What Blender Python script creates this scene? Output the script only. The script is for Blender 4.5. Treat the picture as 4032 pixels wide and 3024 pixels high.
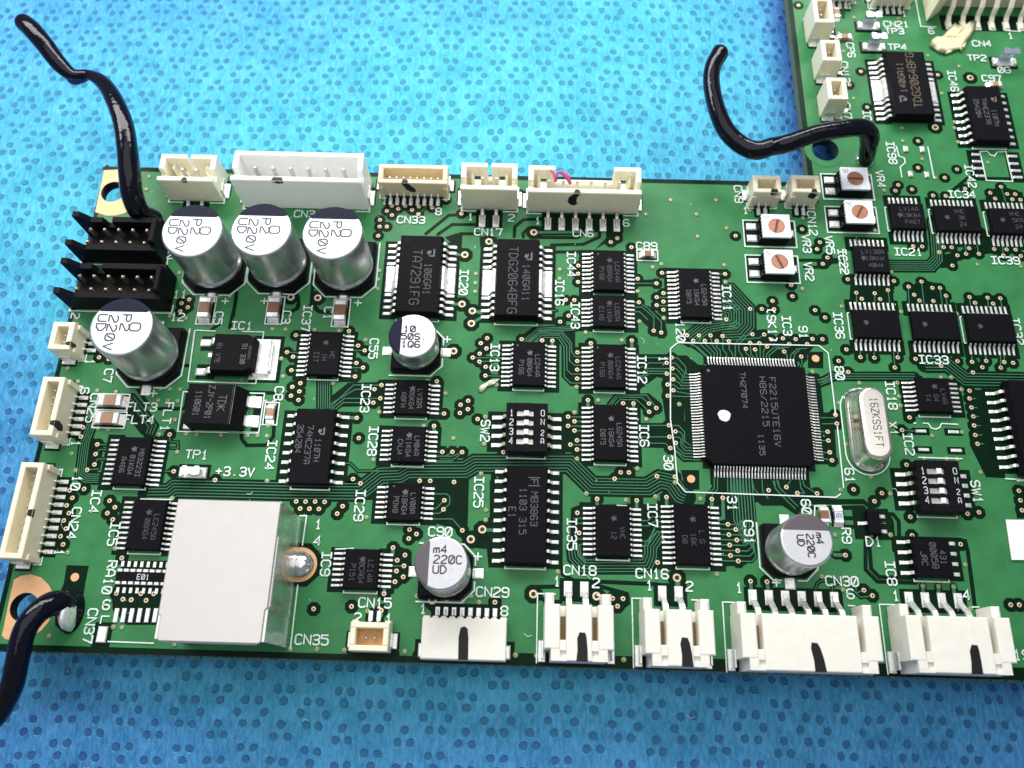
import bpy, math, random
from mathutils import Vector, Matrix
from mathutils.geometry import tessellate_polygon
for o in list(bpy.data.objects):
    bpy.data.objects.remove(o)
R = math.radians
scene = bpy.context.scene
col = scene.collection
rnd = random.Random(7)
# 1 unit = 1 mm.  x runs along the board's long edges, y away from the camera, board top at z = 0

# ------------------------------------------------------------------ camera
cam = bpy.data.cameras.new('camera')
cam.sensor_width = 36.0
cam.lens = 3303.6 / 4032 * 36
cam.clip_start = 1.0
cam.clip_end = 3000.0
cam.dof.use_dof = True
cam.dof.focus_distance = 108.0
cam.dof.aperture_fstop = 0.0295 / 0.9
camo = bpy.data.objects.new('camera', cam)
col.objects.link(camo)
camo.location = (0, 0, 105.565)
camo.rotation_euler = (0.3677918, 0.0016095, 0.0279602)
scene.camera = camo

# ------------------------------------------------------------------ room light and lamps
world = bpy.data.worlds.new('World')
scene.world = world
world.use_nodes = True
world.node_tree.nodes['Background'].inputs[0].default_value = (0.80, 0.90, 1.0, 1)
world.node_tree.nodes['Background'].inputs[1].default_value = 0.21

def area_lamp(name, loc, target, sx, sy, watts, color):
    l = bpy.data.lights.new(name, 'AREA')
    l.shape = 'RECTANGLE'; l.size = sx; l.size_y = sy
    l.energy = watts; l.color = color
    o = bpy.data.objects.new(name, l); col.objects.link(o)
    o.location = loc
    d = Vector(target) - Vector(loc)
    o.rotation_euler = d.to_track_quat('-Z', 'Y').to_euler()
    return o
area_lamp('window_light', (-40, 188, 135), (-5, 75, 0), 330, 60, 560000, (1.0, 0.99, 0.97))
area_lamp('ceiling_light', (-10, 60, 250), (0, 45, 0), 360, 250, 290000, (1.0, 0.98, 0.95))
scene.view_settings.view_transform = 'Standard'
scene.view_settings.look = 'None'
scene.view_settings.exposure = 0.40
scene.view_settings.gamma = 1.0

# ------------------------------------------------------------------ materials
def mat(name, color, rough=0.5, metal=0.0, noise=0.0, nscale=1.0, bump=0.0, bscale=4.0, coat=0.0, sss=0.0, spec=0.5, rnoise=0.0):
    m = bpy.data.materials.new(name); m.use_nodes = True
    nt = m.node_tree; N = nt.nodes; L = nt.links
    b = N['Principled BSDF']
    b.inputs['Base Color'].default_value = (*color, 1)
    b.inputs['Roughness'].default_value = rough
    b.inputs['Metallic'].default_value = metal
    b.inputs['Specular IOR Level'].default_value = spec
    if coat:
        b.inputs['Coat Weight'].default_value = coat; b.inputs['Coat Roughness'].default_value = 0.12
    if sss:
        b.inputs['Subsurface Weight'].default_value = sss
        b.inputs['Subsurface Radius'].default_value = (0.9, 0.8, 0.6)
        b.inputs['Subsurface Scale'].default_value = 0.8
    tc = N.new('ShaderNodeNewGeometry')
    if noise or rnoise:
        n = N.new('ShaderNodeTexNoise'); n.inputs['Scale'].default_value = nscale; n.inputs['Detail'].default_value = 4
        L.new(tc.outputs['Position'], n.inputs['Vector'])
    if noise:
        r = N.new('ShaderNodeMapRange'); r.inputs[1].default_value = 0.3; r.inputs[2].default_value = 0.7
        r.inputs[3].default_value = 1 - noise; r.inputs[4].default_value = 1 + noise
        L.new(n.outputs['Fac'], r.inputs[0])
        mx = N.new('ShaderNodeVectorMath'); mx.operation = 'SCALE'; mx.inputs[0].default_value = color
        L.new(r.outputs[0], mx.inputs['Scale']); L.new(mx.outputs[0], b.inputs['Base Color'])
    if rnoise:
        r = N.new('ShaderNodeMapRange'); r.inputs[1].default_value = 0.3; r.inputs[2].default_value = 0.7
        r.inputs[3].default_value = max(0.03, rough - rnoise); r.inputs[4].default_value = rough + rnoise
        L.new(n.outputs['Fac'], r.inputs[0]); L.new(r.outputs[0], b.inputs['Roughness'])
    if bump:
        n2 = N.new('ShaderNodeTexNoise'); n2.inputs['Scale'].default_value = bscale; n2.inputs['Detail'].default_value = 3
        L.new(tc.outputs['Position'], n2.inputs['Vector'])
        bp = N.new('ShaderNodeBump'); bp.inputs['Strength'].default_value = 1.0; bp.inputs['Distance'].default_value = bump
        L.new(n2.outputs['Fac'], bp.inputs['Height']); L.new(bp.outputs[0], b.inputs['Normal'])
    return m

M = {}
M['mask'] = mat('green_solder_mask_over_copper', (0.038, 0.195, 0.068), 0.34, 0, 0.13, 0.35, 0.004, 5.0, spec=0.18)
M['gap'] = mat('green_solder_mask_over_laminate', (0.0022, 0.015, 0.0065), 0.30, 0, 0.10, 0.8, 0.003, 5.0, spec=0.07)
M['trace'] = mat('green_solder_mask_over_track', (0.045, 0.175, 0.090), 0.36, 0, 0.08, 1.5, spec=0.18)
M['edge'] = mat('cut_laminate_edge', (0.10, 0.14, 0.09), 0.8, 0, 0.35, 2.5, 0.03, 3.0)
M['silk'] = mat('white_silkscreen_ink', (0.70, 0.80, 0.76), 0.6, 0, 0.10, 3.0)
M['ring'] = mat('bare_copper_ring', (0.76, 0.56, 0.38), 0.42, 0.3, 0.15, 1.0)
M['halo'] = mat('thin_mask_over_copper_ring', (0.10, 0.22, 0.07), 0.45, 0.0)
M['hole'] = mat('drilled_hole_wall', (0.012, 0.009, 0.007), 0.6)
M['tin'] = mat('tinned_lead', (0.88, 0.88, 0.86), 0.28, 0.55, 0.12, 1.2, 0.03, 1.6, rnoise=0.08)
M['gold'] = mat('gold_flash_pin', (0.45, 0.38, 0.24), 0.35, 0.8)
M['pin'] = mat('dull_nickel_pin', (0.55, 0.54, 0.50), 0.3, 0.85, 0.15, 1.0, rnoise=0.08)
M['copper'] = mat('bare_copper_pad', (0.76, 0.43, 0.22), 0.50, 0.25, 0.06, 0.8)
M['epoxy'] = mat('black_moulded_epoxy', (0.006, 0.006, 0.008), 0.50, 0, 0.25, 6.0, 0.008, 14.0, spec=0.05)
M['epoxy_side'] = M['epoxy']
M['plastic'] = mat('black_plastic', (0.008, 0.008, 0.010), 0.45, 0, 0.2, 4.0, 0.006, 9.0, spec=0.05)
M['laser'] = mat('laser_mark_grey', (0.11, 0.11, 0.12), 0.7)
M['laser_dim'] = mat('faint_laser_mark_grey', (0.055, 0.055, 0.065), 0.7)
M['tan_mark'] = mat('tan_ink_mark', (0.20, 0.16, 0.11), 0.7)
M['white_ink'] = mat('white_ink', (0.62, 0.64, 0.66), 0.6)
M['ivory'] = mat('ivory_nylon', (0.92, 0.87, 0.71), 0.42, 0, 0.03, 0.8, 0.004, 8.0, sss=0.25)
M['ivory_white'] = mat('off_white_nylon', (0.85, 0.82, 0.74), 0.42, 0, 0.03, 0.8, 0.004, 8.0, sss=0.25)
M['nylon'] = mat('white_nylon', (0.96, 0.97, 0.95), 0.42, 0, 0.02, 0.8, 0.004, 8.0, sss=0.25)
M['beige'] = mat('beige_nylon', (0.80, 0.68, 0.46), 0.45, 0, 0.04, 0.8, 0.004, 8.0, sss=0.2)
M['cream'] = mat('cream_nylon', (0.86, 0.79, 0.60), 0.45, 0, 0.04, 0.8, 0.004, 8.0, sss=0.2)
M['amber'] = mat('amber_insulator', (0.50, 0.26, 0.08), 0.5, 0, 0.15, 1.5)
M['slot'] = mat('brown_slot_shade', (0.22, 0.14, 0.06), 0.6)
M['ink'] = mat('black_marker_ink', (0.006, 0.006, 0.007), 0.5, spec=0.3)
M['alu'] = mat('aluminium_can', (0.66, 0.67, 0.69), 0.34, 0.96, 0.02, 2.0, 0.0015, 9.0)
M['alutop'] = mat('coated_can_top', (0.70, 0.73, 0.79), 0.45, 0.15, 0.03, 2.0)
M['alutop_dull'] = mat('brushed_can_top', (0.62, 0.62, 0.66), 0.40, 0.35, 0.05, 2.0, 0.01, 7.0)
M['canblack'] = mat('navy_black_polarity_ink', (0.008, 0.009, 0.026), 0.55, 0, 0.2, 8.0, 0.004, 10.0, spec=0.12)
M['cangrey'] = mat('grey_polarity_ink', (0.10, 0.085, 0.10), 0.4)
M['print'] = mat('black_print_on_can', (0.012, 0.013, 0.02), 0.5)
M['ceramic'] = mat('brown_ceramic', (0.22, 0.10, 0.055), 0.45, 0, 0.1, 2.0)
M['ceramic_tan'] = mat('tan_ceramic', (0.38, 0.22, 0.13), 0.45, 0, 0.1, 2.0)
M['steel'] = mat('tinplate_shell', (0.80, 0.79, 0.77), 0.27, 0.90, 0.04, 0.6, 0.012, 1.2, rnoise=0.06)
M['steel_top'] = mat('brushed_tinplate', (0.60, 0.575, 0.55), 0.30, 0.70, 0.03, 0.5, 0.005, 3.0, rnoise=0.05)
M['crystal'] = mat('nickel_crystal_can', (0.82, 0.78, 0.71), 0.23, 0.97, 0.03, 1.0, 0.004, 2.0, rnoise=0.04)
M['engrave'] = mat('engraved_mark', (0.10, 0.075, 0.05), 0.6)
M['trim_white'] = mat('frosted_trimmer_plate', (0.84, 0.87, 0.92), 0.5, 0.1, 0.10, 2.0)
M['screw'] = mat('copper_rotor', (0.42, 0.19, 0.12), 0.4, 0.5, 0.12, 2.0)
M['screw_slot'] = mat('rotor_slot', (0.12, 0.045, 0.03), 0.5, 0.3)
M['rubber'] = mat('glossy_black_sleeve', (0.002, 0.002, 0.008), 0.07, 0, 0, 1.0, 0.09, 0.7, coat=0.0, spec=0.30)
M['blue_clear'] = mat('blue_black_sleeve', (0.008, 0.02, 0.12), 0.25, 0, coat=0.3)
M['tape'] = mat('yellow_glue_scrap', (0.84, 0.78, 0.46), 0.6, 0, 0.12, 0.9, 0.08, 2.0, sss=0.3)
M['flake'] = mat('dried_flux_flake', (0.66, 0.60, 0.48), 0.7, 0, 0.3, 2.5, 0.08, 3.0)
M['magenta'] = mat('magenta_fibre', (0.55, 0.06, 0.22), 0.6, sss=0.2)
M['paint'] = mat('white_paint_dot', (0.85, 0.86, 0.88), 0.35, 0, 0.0, 1.0, 0.02, 2.0)
M['paper'] = mat('white_paper_label', (0.86, 0.86, 0.86), 0.5)
M['solder'] = mat('solder_fillet', (0.80, 0.80, 0.80), 0.16, 0.95, 0.1, 0.8, 0.06, 0.7, rnoise=0.05)
M['bluesteel'] = mat('bright_test_clip', (0.62, 0.68, 0.78), 0.25, 0.9, 0.12, 1.0, 0.04, 1.2)

# ------------------------------------------------------------------ mesh tools
class MB:
    def __init__(s): s.v = []; s.f = []; s.m = []; s.s = []
    def add(s, vs, fs, mi=0, sm=False):
        o = len(s.v); s.v += [tuple(q) for q in vs]
        for f in fs:
            s.f.append([i + o for i in f]); s.m.append(mi); s.s.append(sm)
        return s
    def loft(s, rings, mi=0, bot=True, top=True, sm=False, closed=True):
        n = len(rings[0]); o = len(s.v)
        for r in rings: s.v += [tuple(q) for q in r]
        for k in range(len(rings) - 1):
            a = o + k * n; b = a + n
            for i in range(n if closed else n - 1):
                j = (i + 1) % n
                s.f.append([a + i, a + j, b + j, b + i]); s.m.append(mi); s.s.append(sm)
        if bot: s.f.append([o + i for i in reversed(range(n))]); s.m.append(mi); s.s.append(False)
        if top: s.f.append([o + (len(rings) - 1) * n + i for i in range(n)]); s.m.append(mi); s.s.append(False)
        return s
    def prism(s, poly, z0, z1, mi=0, ch=0.0):
        c = Vector((sum(p[0] for p in poly) / len(poly), sum(p[1] for p in poly) / len(poly)))
        def ring(z, d=0.0):
            out = []
            n = len(poly)
            for i, q in enumerate(poly):
                if d:
                    a = Vector(poly[i - 1]); b = Vector(q); e = Vector(poly[(i + 1) % n])
                    u = (b - a).normalized(); w = (e - b).normalized()
                    n1 = Vector((-u.y, u.x)); n2 = Vector((-w.y, w.x))
                    k = 1 + n1.dot(n2)
                    off = (n1 + n2) * (d / max(k, 0.3))
                    out.append((b.x + off.x, b.y + off.y, z))
                else: out.append((q[0], q[1], z))
            return out
        if ch: s.loft([ring(z0), ring(z1 - ch), ring(z1, ch)], mi)
        else: s.loft([ring(z0), ring(z1)], mi)
        return s
    def box(s, x0, x1, y0, y1, z0, z1, mi=0, ch=0.0):
        return s.prism([(x0, y0), (x1, y0), (x1, y1), (x0, y1)], z0, z1, mi, ch)
    def flat(s, poly, z, mi=0):
        return s.add([(q[0], q[1], z) for q in poly], [list(range(len(poly)))], mi)
    def lathe(s, prof, n=32, mi=0, cx=0, cy=0, sm=True, top=True, bot=False):
        rings = [[(cx + r * math.cos(2 * math.pi * i / n), cy + r * math.sin(2 * math.pi * i / n), z) for i in range(n)] for r, z in prof]
        return s.loft(rings, mi, bot, top, sm)
    def ribbon(s, pts, w, z, mi=0, caps=False):
        P = [Vector(q[:2]) for q in pts]
        P = [q for i, q in enumerate(P) if i == 0 or (q - P[i - 1]).length > 1e-4]
        if len(P) < 2: return s
        L = []; Rr = []
        n = len(P)
        closed = (P[0] - P[-1]).length < 1e-3 and n > 3
        if closed: P = P[:-1]; n -= 1
        for i in range(n):
            a = P[i - 1] if (i > 0 or closed) else None
            e = P[(i + 1) % n] if (i < n - 1 or closed) else None
            if a is None: u = (e - P[i]).normalized(); m = Vector((-u.y, u.x)); k = 1
            elif e is None: u = (P[i] - a).normalized(); m = Vector((-u.y, u.x)); k = 1
            else:
                u = (P[i] - a).normalized(); v = (e - P[i]).normalized()
                m = Vector((-u.y - v.y, u.x + v.x))
                if m.length < 1e-3: m = Vector((-u.y, u.x))
                m.normalize(); k = 1 / max(0.45, m.dot(Vector((-u.y, u.x))))
            L.append(P[i] + m * w / 2 * k); Rr.append(P[i] - m * w / 2 * k)
        if caps and not closed:
            h = w / 2
            for idx, sg in ((0, -1), (-1, 1)):
                d = (P[1] - P[0]).normalized() if idx == 0 else (P[-1] - P[-2]).normalized()
                nn = Vector((-d.y, d.x))
                arc = [P[idx] + nn * h * math.cos(t) + d * sg * h * math.sin(t) for t in [math.pi * q / 6 for q in range(7)]]
                s.add([(q.x, q.y, z) for q in (arc if sg < 0 else arc[::-1])], [list(range(7))], mi)
        o = len(s.v)
        for a, b in zip(L, Rr): s.v += [(b.x, b.y, z), (a.x, a.y, z)]
        cnt = n if closed else n - 1
        for i in range(cnt):
            j = (i + 1) % n
            s.f.append([o + 2 * i, o + 2 * j, o + 2 * j + 1, o + 2 * i + 1]); s.m.append(mi); s.s.append(False)
        return s
    def disc(s, c, r, z, n=8, mi=0, ph=math.pi / 8):
        return s.flat([(c[0] + r * math.cos(ph + 2 * math.pi * i / n), c[1] + r * math.sin(ph + 2 * math.pi * i / n)) for i in range(n)], z, mi)
    def strip(s, prof, w, t, mi=0, axis='x'):
        # a bent metal strip: prof is a list of (distance, z), thickness t downwards, width w
        up = [Vector(q) for q in prof]
        dn = []
        for i, q in enumerate(up):
            a = up[max(i - 1, 0)]; b = up[min(i + 1, len(up) - 1)]
            d = (b - a).normalized(); dn.append(q - Vector((-d.y, d.x)) * t)
        rings = []
        for q, r in zip(up, dn):
            ch = min(t, w) * 0.2
            pr = [(q, -w / 2 + ch), (q, w / 2 - ch), (q.lerp(r, 0.3), w / 2), (r, w / 2), (r, -w / 2), (q.lerp(r, 0.3), -w / 2)]
            rings.append([(k.x, y, k.y) if axis == 'x' else (-y, k.x, k.y) for k, y in pr])
        return s.loft(rings, mi)
    def build(s, name, mats):
        me = bpy.data.meshes.new(name)
        me.from_pydata(s.v, [], s.f)
        if not isinstance(mats, (list, tuple)): mats = [mats]
        for q in mats: me.materials.append(M[q] if isinstance(q, str) else q)
        me.polygons.foreach_set('material_index', s.m)
        me.polygons.foreach_set('use_smooth', s.s)
        me.update()
        return me

def tube(path, r, n=14, close=True, sub=8):
    # smooth tube through 3-D points; r may be a list
    P = [Vector(q) for q in path]
    rr = r if isinstance(r, (list, tuple)) else [r] * len(P)
    pts = []; rad = []
    for i in range(len(P) - 1):
        p0 = P[max(i - 1, 0)]; p1 = P[i]; p2 = P[i + 1]; p3 = P[min(i + 2, len(P) - 1)]
        for k in range(sub):
            t = k / sub
            pts.append(0.5 * ((2 * p1) + (p2 - p0) * t + (2 * p0 - 5 * p1 + 4 * p2 - p3) * t * t + (3 * p1 - p0 - 3 * p2 + p3) * t ** 3))
            rad.append(rr[i] * (1 - t) + rr[i + 1] * t)
    pts.append(P[-1]); rad.append(rr[-1])
    if close:
        d0 = (pts[0] - pts[1]).normalized(); d1 = (pts[-1] - pts[-2]).normalized()
        a = [(pts[0] + d0 * rad[0] * math.sin(t), rad[0] * math.cos(t)) for t in (1.35, 1.0, 0.6, 0.3)]
        b = [(pts[-1] + d1 * rad[-1] * math.sin(t), rad[-1] * math.cos(t)) for t in (0.3, 0.6, 1.0, 1.35)]
        pts = [q[0] for q in a] + pts + [q[0] for q in b]; rad = [q[1] for q in a] + rad + [q[1] for q in b]
    mb = MB(); rings = []
    nrm = Vector((0, 0, 1))
    for i, q in enumerate(pts):
        d = (pts[min(i + 1, len(pts) - 1)] - pts[max(i - 1, 0)]).normalized()
        nrm = (nrm - d * nrm.dot(d))
        if nrm.length < 1e-4: nrm = d.orthogonal()
        nrm.normalize(); bn = d.cross(nrm)
        rings.append([q + (nrm * math.cos(2 * math.pi * k / n) + bn * math.sin(2 * math.pi * k / n)) * rad[i] for k in range(n)])
    mb.loft(rings, 0, True, True, True)
    return mb

def obj(name, me, parent=None, loc=(0, 0, 0), rz=0.0):
    o = bpy.data.objects.new(name, me); col.objects.link(o)
    if parent is not None: o.parent = parent
    o.location = loc
    if rz: o.rotation_euler = (0, 0, rz)
    return o
def tag(o, label=None, cat=None, group=None, kind=None):
    if label: o['label'] = label
    if cat: o['category'] = cat
    if group: o['group'] = group
    if kind: o['kind'] = kind
    return o
def thing(name, label, cat, loc, rz=0.0, group=None):
    o = bpy.data.objects.new(name, None); o.empty_display_size = 1; col.objects.link(o)
    o.location = (loc[0], loc[1], loc[2] if len(loc) > 2 else 0); o.rotation_euler = (0, 0, rz)
    return tag(o, label, cat, group)
def mid(a, b): return ((a[0] + b[0]) / 2, (a[1] + b[1]) / 2)

# ------------------------------------------------------------------ stroke lettering (4 x 6 grid)
FONT = {
'A': '00 04 16 36 44 40|02 42', 'B': '00 06 36 45 44 33 03|33 42 41 30 00', 'C': '45 36 16 05 01 10 30 41',
'D': '00 06 26 44 42 20 00', 'E': '46 06 00 40|03 33', 'F': '46 06 00|03 33', 'G': '45 36 16 05 01 10 30 41 43 23',
'H': '00 06|40 46|03 43', 'I': '06 46|26 20|00 40', 'J': '46 41 30 10 01', 'K': '00 06|46 03 40', 'L': '06 00 40',
'M': '00 06 23 46 40', 'N': '00 06 40 46', 'O': '10 01 05 16 36 45 41 30 10', 'P': '00 06 36 45 44 33 03',
'Q': '10 01 05 16 36 45 41 30 10|22 40', 'R': '00 06 36 45 44 33 03|23 40', 'S': '45 36 16 05 04 13 33 42 41 30 10 01',
'T': '06 46|26 20', 'U': '06 01 10 30 41 46', 'V': '06 20 46', 'W': '06 10 24 30 46', 'X': '06 40|00 46', 'Y': '06 23 46|23 20',
'Z': '06 46 00 40', '0': '10 01 05 16 36 45 41 30 10|11 35', 'o': '10 01 05 16 36 45 41 30 10', '1': '14 26 20|10 30', '2': '05 16 36 45 44 01 00 40',
'3': '05 16 36 45 44 33 42 41 30 10 01|13 33', '4': '30 36 02 42', '5': '46 06 04 34 43 41 30 10 01', '6': '45 36 16 05 01 10 30 41 42 33 03',
'7': '05 06 46 20', '8': '13 04 05 16 36 45 44 33 13 02 01 10 30 41 42 33', '9': '01 10 30 41 45 36 16 05 04 13 43',
'+': '03 43|25 21', '-': '03 43', '.': '20 21', '/': '00 46', '(': '36 15 11 30', ')': '16 35 31 10', 'm': '00 04|03 14 24 23 20|23 34 44 40',
'_': '00 40', ' ': ''}
def text_mb(mb, s, c, h, ang=0.0, w=0.145, ws=1.0, adv=5.4, z=0.05, mi=0, italic=0.0):
    u = h / 6.0; n = len(s); tot = (n - 1) * adv + 4
    ca, sa = math.cos(ang), math.sin(ang); k = 0
    for i, chh in enumerate(s):
        for st in FONT[chh].split('|'):
            if not st: continue
            pts = []
            for q in st.split():
                x = (i * adv + int(q[0]) - tot / 2) * u * ws; y = (int(q[1]) - 3) * u
                x += italic * y
                pts.append((c[0] + x * ca - y * sa, c[1] + x * sa + y * ca))
            mb.ribbon(pts, w, z + k * 0.003, mi); k = (k + 1) % 4
    return mb

# ------------------------------------------------------------------ the blue drape under everything
def drape_material():
    m = bpy.data.materials.new('blue_nonwoven_drape'); m.use_nodes = True
    nt = m.node_tree; N = nt.nodes; L = nt.links
    b = N['Principled BSDF']
    g = N.new('ShaderNodeNewGeometry')
    def vm(op, a, bb=None, sc=None):
        n = N.new('ShaderNodeVectorMath'); n.operation = op
        for i, q in enumerate((a, bb)):
            if q is None: continue
            if isinstance(q, tuple): n.inputs[i].default_value = q
            else: L.new(q, n.inputs[i])
        if sc is not None: n.inputs['Scale'].default_value = sc
        return n
    def mth(op, a, bb=None, cc=None):
        n = N.new('ShaderNodeMath'); n.operation = op
        for i, q in enumerate((a, bb, cc)):
            if q is None: continue
            if isinstance(q, (int, float)): n.inputs[i].default_value = q
            else: L.new(q, n.inputs[i])
        return n.outputs[0]
    def noise(scale, det=3, vec=None, rough=0.5):
        n = N.new('ShaderNodeTexNoise'); n.inputs['Scale'].default_value = scale; n.inputs['Detail'].default_value = det
        n.inputs['Roughness'].default_value = rough
        L.new(vec if vec is not None else g.outputs['Position'], n.inputs['Vector']); return n
    # slight pull of the cloth bends the rows of bonded dots
    w1 = noise(0.06, 1); w2 = noise(0.45, 1)
    d1 = vm('SCALE', vm('SUBTRACT', w1.outputs['Color'], (0.5, 0.5, 0.5)).outputs[0], None, 1.6)
    d2 = vm('SCALE', vm('SUBTRACT', w2.outputs['Color'], (0.5, 0.5, 0.5)).outputs[0], None, 0.40)
    pos = vm('ADD', vm('ADD', g.outputs['Position'], d1.outputs[0]).outputs[0], d2.outputs[0])
    rot = N.new('ShaderNodeVectorRotate'); rot.inputs['Angle'].default_value = 0.0
    L.new(pos.outputs[0], rot.inputs['Vector'])
    # bonded dots: pairs, singles and side dots repeat down each column, neighbour columns half a period apart
    CW, RW = 3.85, 1.41
    sep = N.new('ShaderNodeSeparateXYZ'); L.new(rot.outputs[0], sep.inputs[0])
    xs = mth('ADD', sep.outputs[0], 28.645 + CW * 100.5); ys = mth('ADD', sep.outputs[1], -4.045)
    ci = mth('FLOOR', mth('DIVIDE', xs, CW))
    u = mth('ABSOLUTE', mth('MULTIPLY', mth('SUBTRACT', mth('FRACT', mth('DIVIDE', xs, CW)), 0.5), CW))
    odd = mth('MODULO', ci, 2.0)
    # distance in rows from the nearest symmetry line of the ten-row repeat
    yr = mth('DIVIDE', mth('ADD', mth('DIVIDE', ys, -RW), mth('MULTIPLY', odd, 5.0)), 10.0)
    yr = mth('ADD', yr, 0.1)
    v = mth('MULTIPLY', mth('ABSOLUTE', mth('SUBTRACT', mth('FRACT', yr), 0.5)), 10.0 * RW)
    def dist(u0, v0):
        du = mth('SUBTRACT', u, u0); dv = mth('SUBTRACT', v, v0 * RW)
        return mth('SQRT', mth('ADD', mth('MULTIPLY', du, du), mth('MULTIPLY', dv, dv)))
    dd = dist(0.80, 2.0)
    for q in ((0.80, 4.0), (0.0, 1.0), (1.60, 5.0), (2.25, 0.0)): dd = mth('MINIMUM', dd, dist(*q))
    fuz = noise(3.5, 3)
    rad = mth('MULTIPLY_ADD', fuz.outputs['Fac'], 0.18, 0.43)
    mr = N.new('ShaderNodeMapRange'); mr.interpolation_type = 'SMOOTHSTEP'
    L.new(mth('SUBTRACT', dd, rad), mr.inputs[0])
    mr.inputs[1].default_value = 0.05; mr.inputs[2].default_value = -0.12
    dot = mr.outputs[0]
    # fibres
    st = N.new('ShaderNodeMapping'); st.inputs['Rotation'].default_value = (0, 0, 0.5); st.inputs['Scale'].default_value = (2.2, 0.75, 1)
    L.new(g.outputs['Position'], st.inputs['Vector'])
    fb = noise(1.0, 5, st.outputs[0], 0.65)
    fine = noise(9.0, 3)
    cloud = noise(0.16, 3)
    base = N.new('ShaderNodeMix'); base.data_type = 'RGBA'
    base.inputs['A'].default_value = (0.016, 0.058, 0.360, 1); base.inputs['B'].default_value = (0.095, 0.275, 0.740, 1)
    f1 = mth('ADD', mth('MULTIPLY', fb.outputs['Fac'], 0.9), mth('MULTIPLY', fine.outputs['Fac'], 0.45))
    f1 = mth('ADD', f1, mth('MULTIPLY', cloud.outputs['Fac'], 0.5))
    fr1 = N.new('ShaderNodeMapRange'); fr1.inputs[1].default_value = 0.72; fr1.inputs[2].default_value = 1.12
    L.new(f1, fr1.inputs[0]); L.new(fr1.outputs[0], base.inputs['Factor'])
    mx = N.new('ShaderNodeMix'); mx.data_type = 'RGBA'
    L.new(mth('MULTIPLY', dot, 0.92), mx.inputs['Factor']); L.new(base.outputs['Result'], mx.inputs['A'])
    mx.inputs['B'].default_value = (0.024, 0.032, 0.260, 1)
    L.new(mx.outputs['Result'], b.inputs['Base Color'])
    b.inputs['Roughness'].default_value = 0.75
    b.inputs['Specular IOR Level'].default_value = 0.2
    # painted sheen: green-tinted gloss turns the bright far end of the cloth turquoise
    gl = N.new('ShaderNodeBsdfGlossy'); gl.inputs['Roughness'].default_value = 0.38
    gl.inputs['Color'].default_value = (0.10, 0.95, 0.50, 1)
    ms = N.new('ShaderNodeMixShader')
    L.new(mth('MULTIPLY_ADD', dot, -0.02, 0.13), ms.inputs[0])
    L.new(b.outputs[0], ms.inputs[1]); L.new(gl.outputs[0], ms.inputs[2])
    L.new(ms.outputs[0], N['Material Output'].inputs['Surface'])
    hgt = mth('ADD', mth('MULTIPLY', dot, -0.09), mth('MULTIPLY', f1, 0.11))
    bp = N.new('ShaderNodeBump'); bp.inputs['Strength'].default_value = 0.8; bp.inputs['Distance'].default_value = 1.0
    L.new(hgt, bp.inputs['Height']); L.new(bp.outputs[0], b.inputs['Normal']); L.new(bp.outputs[0], gl.inputs['Normal'])
    return m
M['drape'] = drape_material()
DZ = -5.0
def drape_z(x, y):
    z = DZ + 0.45 * math.sin(x * 0.045 + 1.3 * math.sin(y * 0.02)) + 0.4 * math.sin(y * 0.05 + x * 0.02 + 1.0)
    z += 0.25 * math.sin(x * 0.13 + y * 0.09) - 0.5
    if y < 2: z += -0.012 * (2 - y) * 2
    return min(z - (0.03 * max(0, x - 10)), -2.6)
mb = MB(); n = 150; x0, x1, y0, y1 = -150, 150, -60, 230
vs = [(x0 + (x1 - x0) * i / n, y0 + (y1 - y0) * j / n, drape_z(x0 + (x1 - x0) * i / n, y0 + (y1 - y0) * j / n)) for j in range(n + 1) for i in range(n + 1)]
mb.add(vs, [[j * (n + 1) + i, j * (n + 1) + i + 1, (j + 1) * (n + 1) + i + 1, (j + 1) * (n + 1) + i] for j in range(n) for i in range(n)], 0, True)
tag(obj('drape_cloth', mb.build('drape_cloth', 'drape')), kind='structure')

# ------------------------------------------------------------------ the circuit board
XL, YB, YT = -63.25, 4.7, 73.9
XU = (41.84, 91.47)[0]
def circle(c, r, n=32): return [(c[0] + r * math.cos(2 * math.pi * i / n), c[1] + r * math.sin(2 * math.pi * i / n)) for i in range(n)]
H1, H2, H3 = (-61.18, 69.49), (-60.17, 9.77), (44.89, 79.82)
HR = (1.75, 1.72, 2.0)
board = thing('circuit_board', 'large green printed circuit board crowded with chips and connectors lying on the blue drape', 'circuit board', (0, 0, 0))
outline = [(XL, YB), (95, YB), (95, 135), (XU, 135), (XU, YT), (XL, YT)]
holes = [circle(h, r) for h, r in zip((H1, H2, H3), HR)]
def plate_with_holes(mb, poly, hs, z, mi=0):
    polys = [[Vector((q[0], q[1], 0)) for q in poly]] + [[Vector((q[0], q[1], 0)) for q in reversed(h)] for h in hs]
    flatv = [q for pl in polys for q in pl]
    tris = tessellate_polygon(polys)
    fs = []
    for t in tris:
        a, b, c = (flatv[i] for i in t)
        fs.append(list(t) if (b - a).cross(c - a).z > 0 else list(reversed(t)))
    mb.add([(q.x, q.y, z) for q in flatv], fs, mi)
mb = MB()
plate_with_holes(mb, outline, holes, 0.0, 0)
o2 = MB(); plate_with_holes(o2, outline, holes, -1.6, 0)
mb.add(o2.v, [list(reversed(f)) for f in o2.f], 0)
mb.loft([[(q[0], q[1], -1.6) for q in outline], [(q[0], q[1], 0) for q in outline]], 1, False, False)
for h in holes: mb.loft([[(q[0], q[1], -1.6) for q in reversed(h)], [(q[0], q[1], 0) for q in reversed(h)]], 2, False, False)
obj('laminate', mb.build('laminate', ['mask', 'edge', 'hole']), board)
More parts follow.
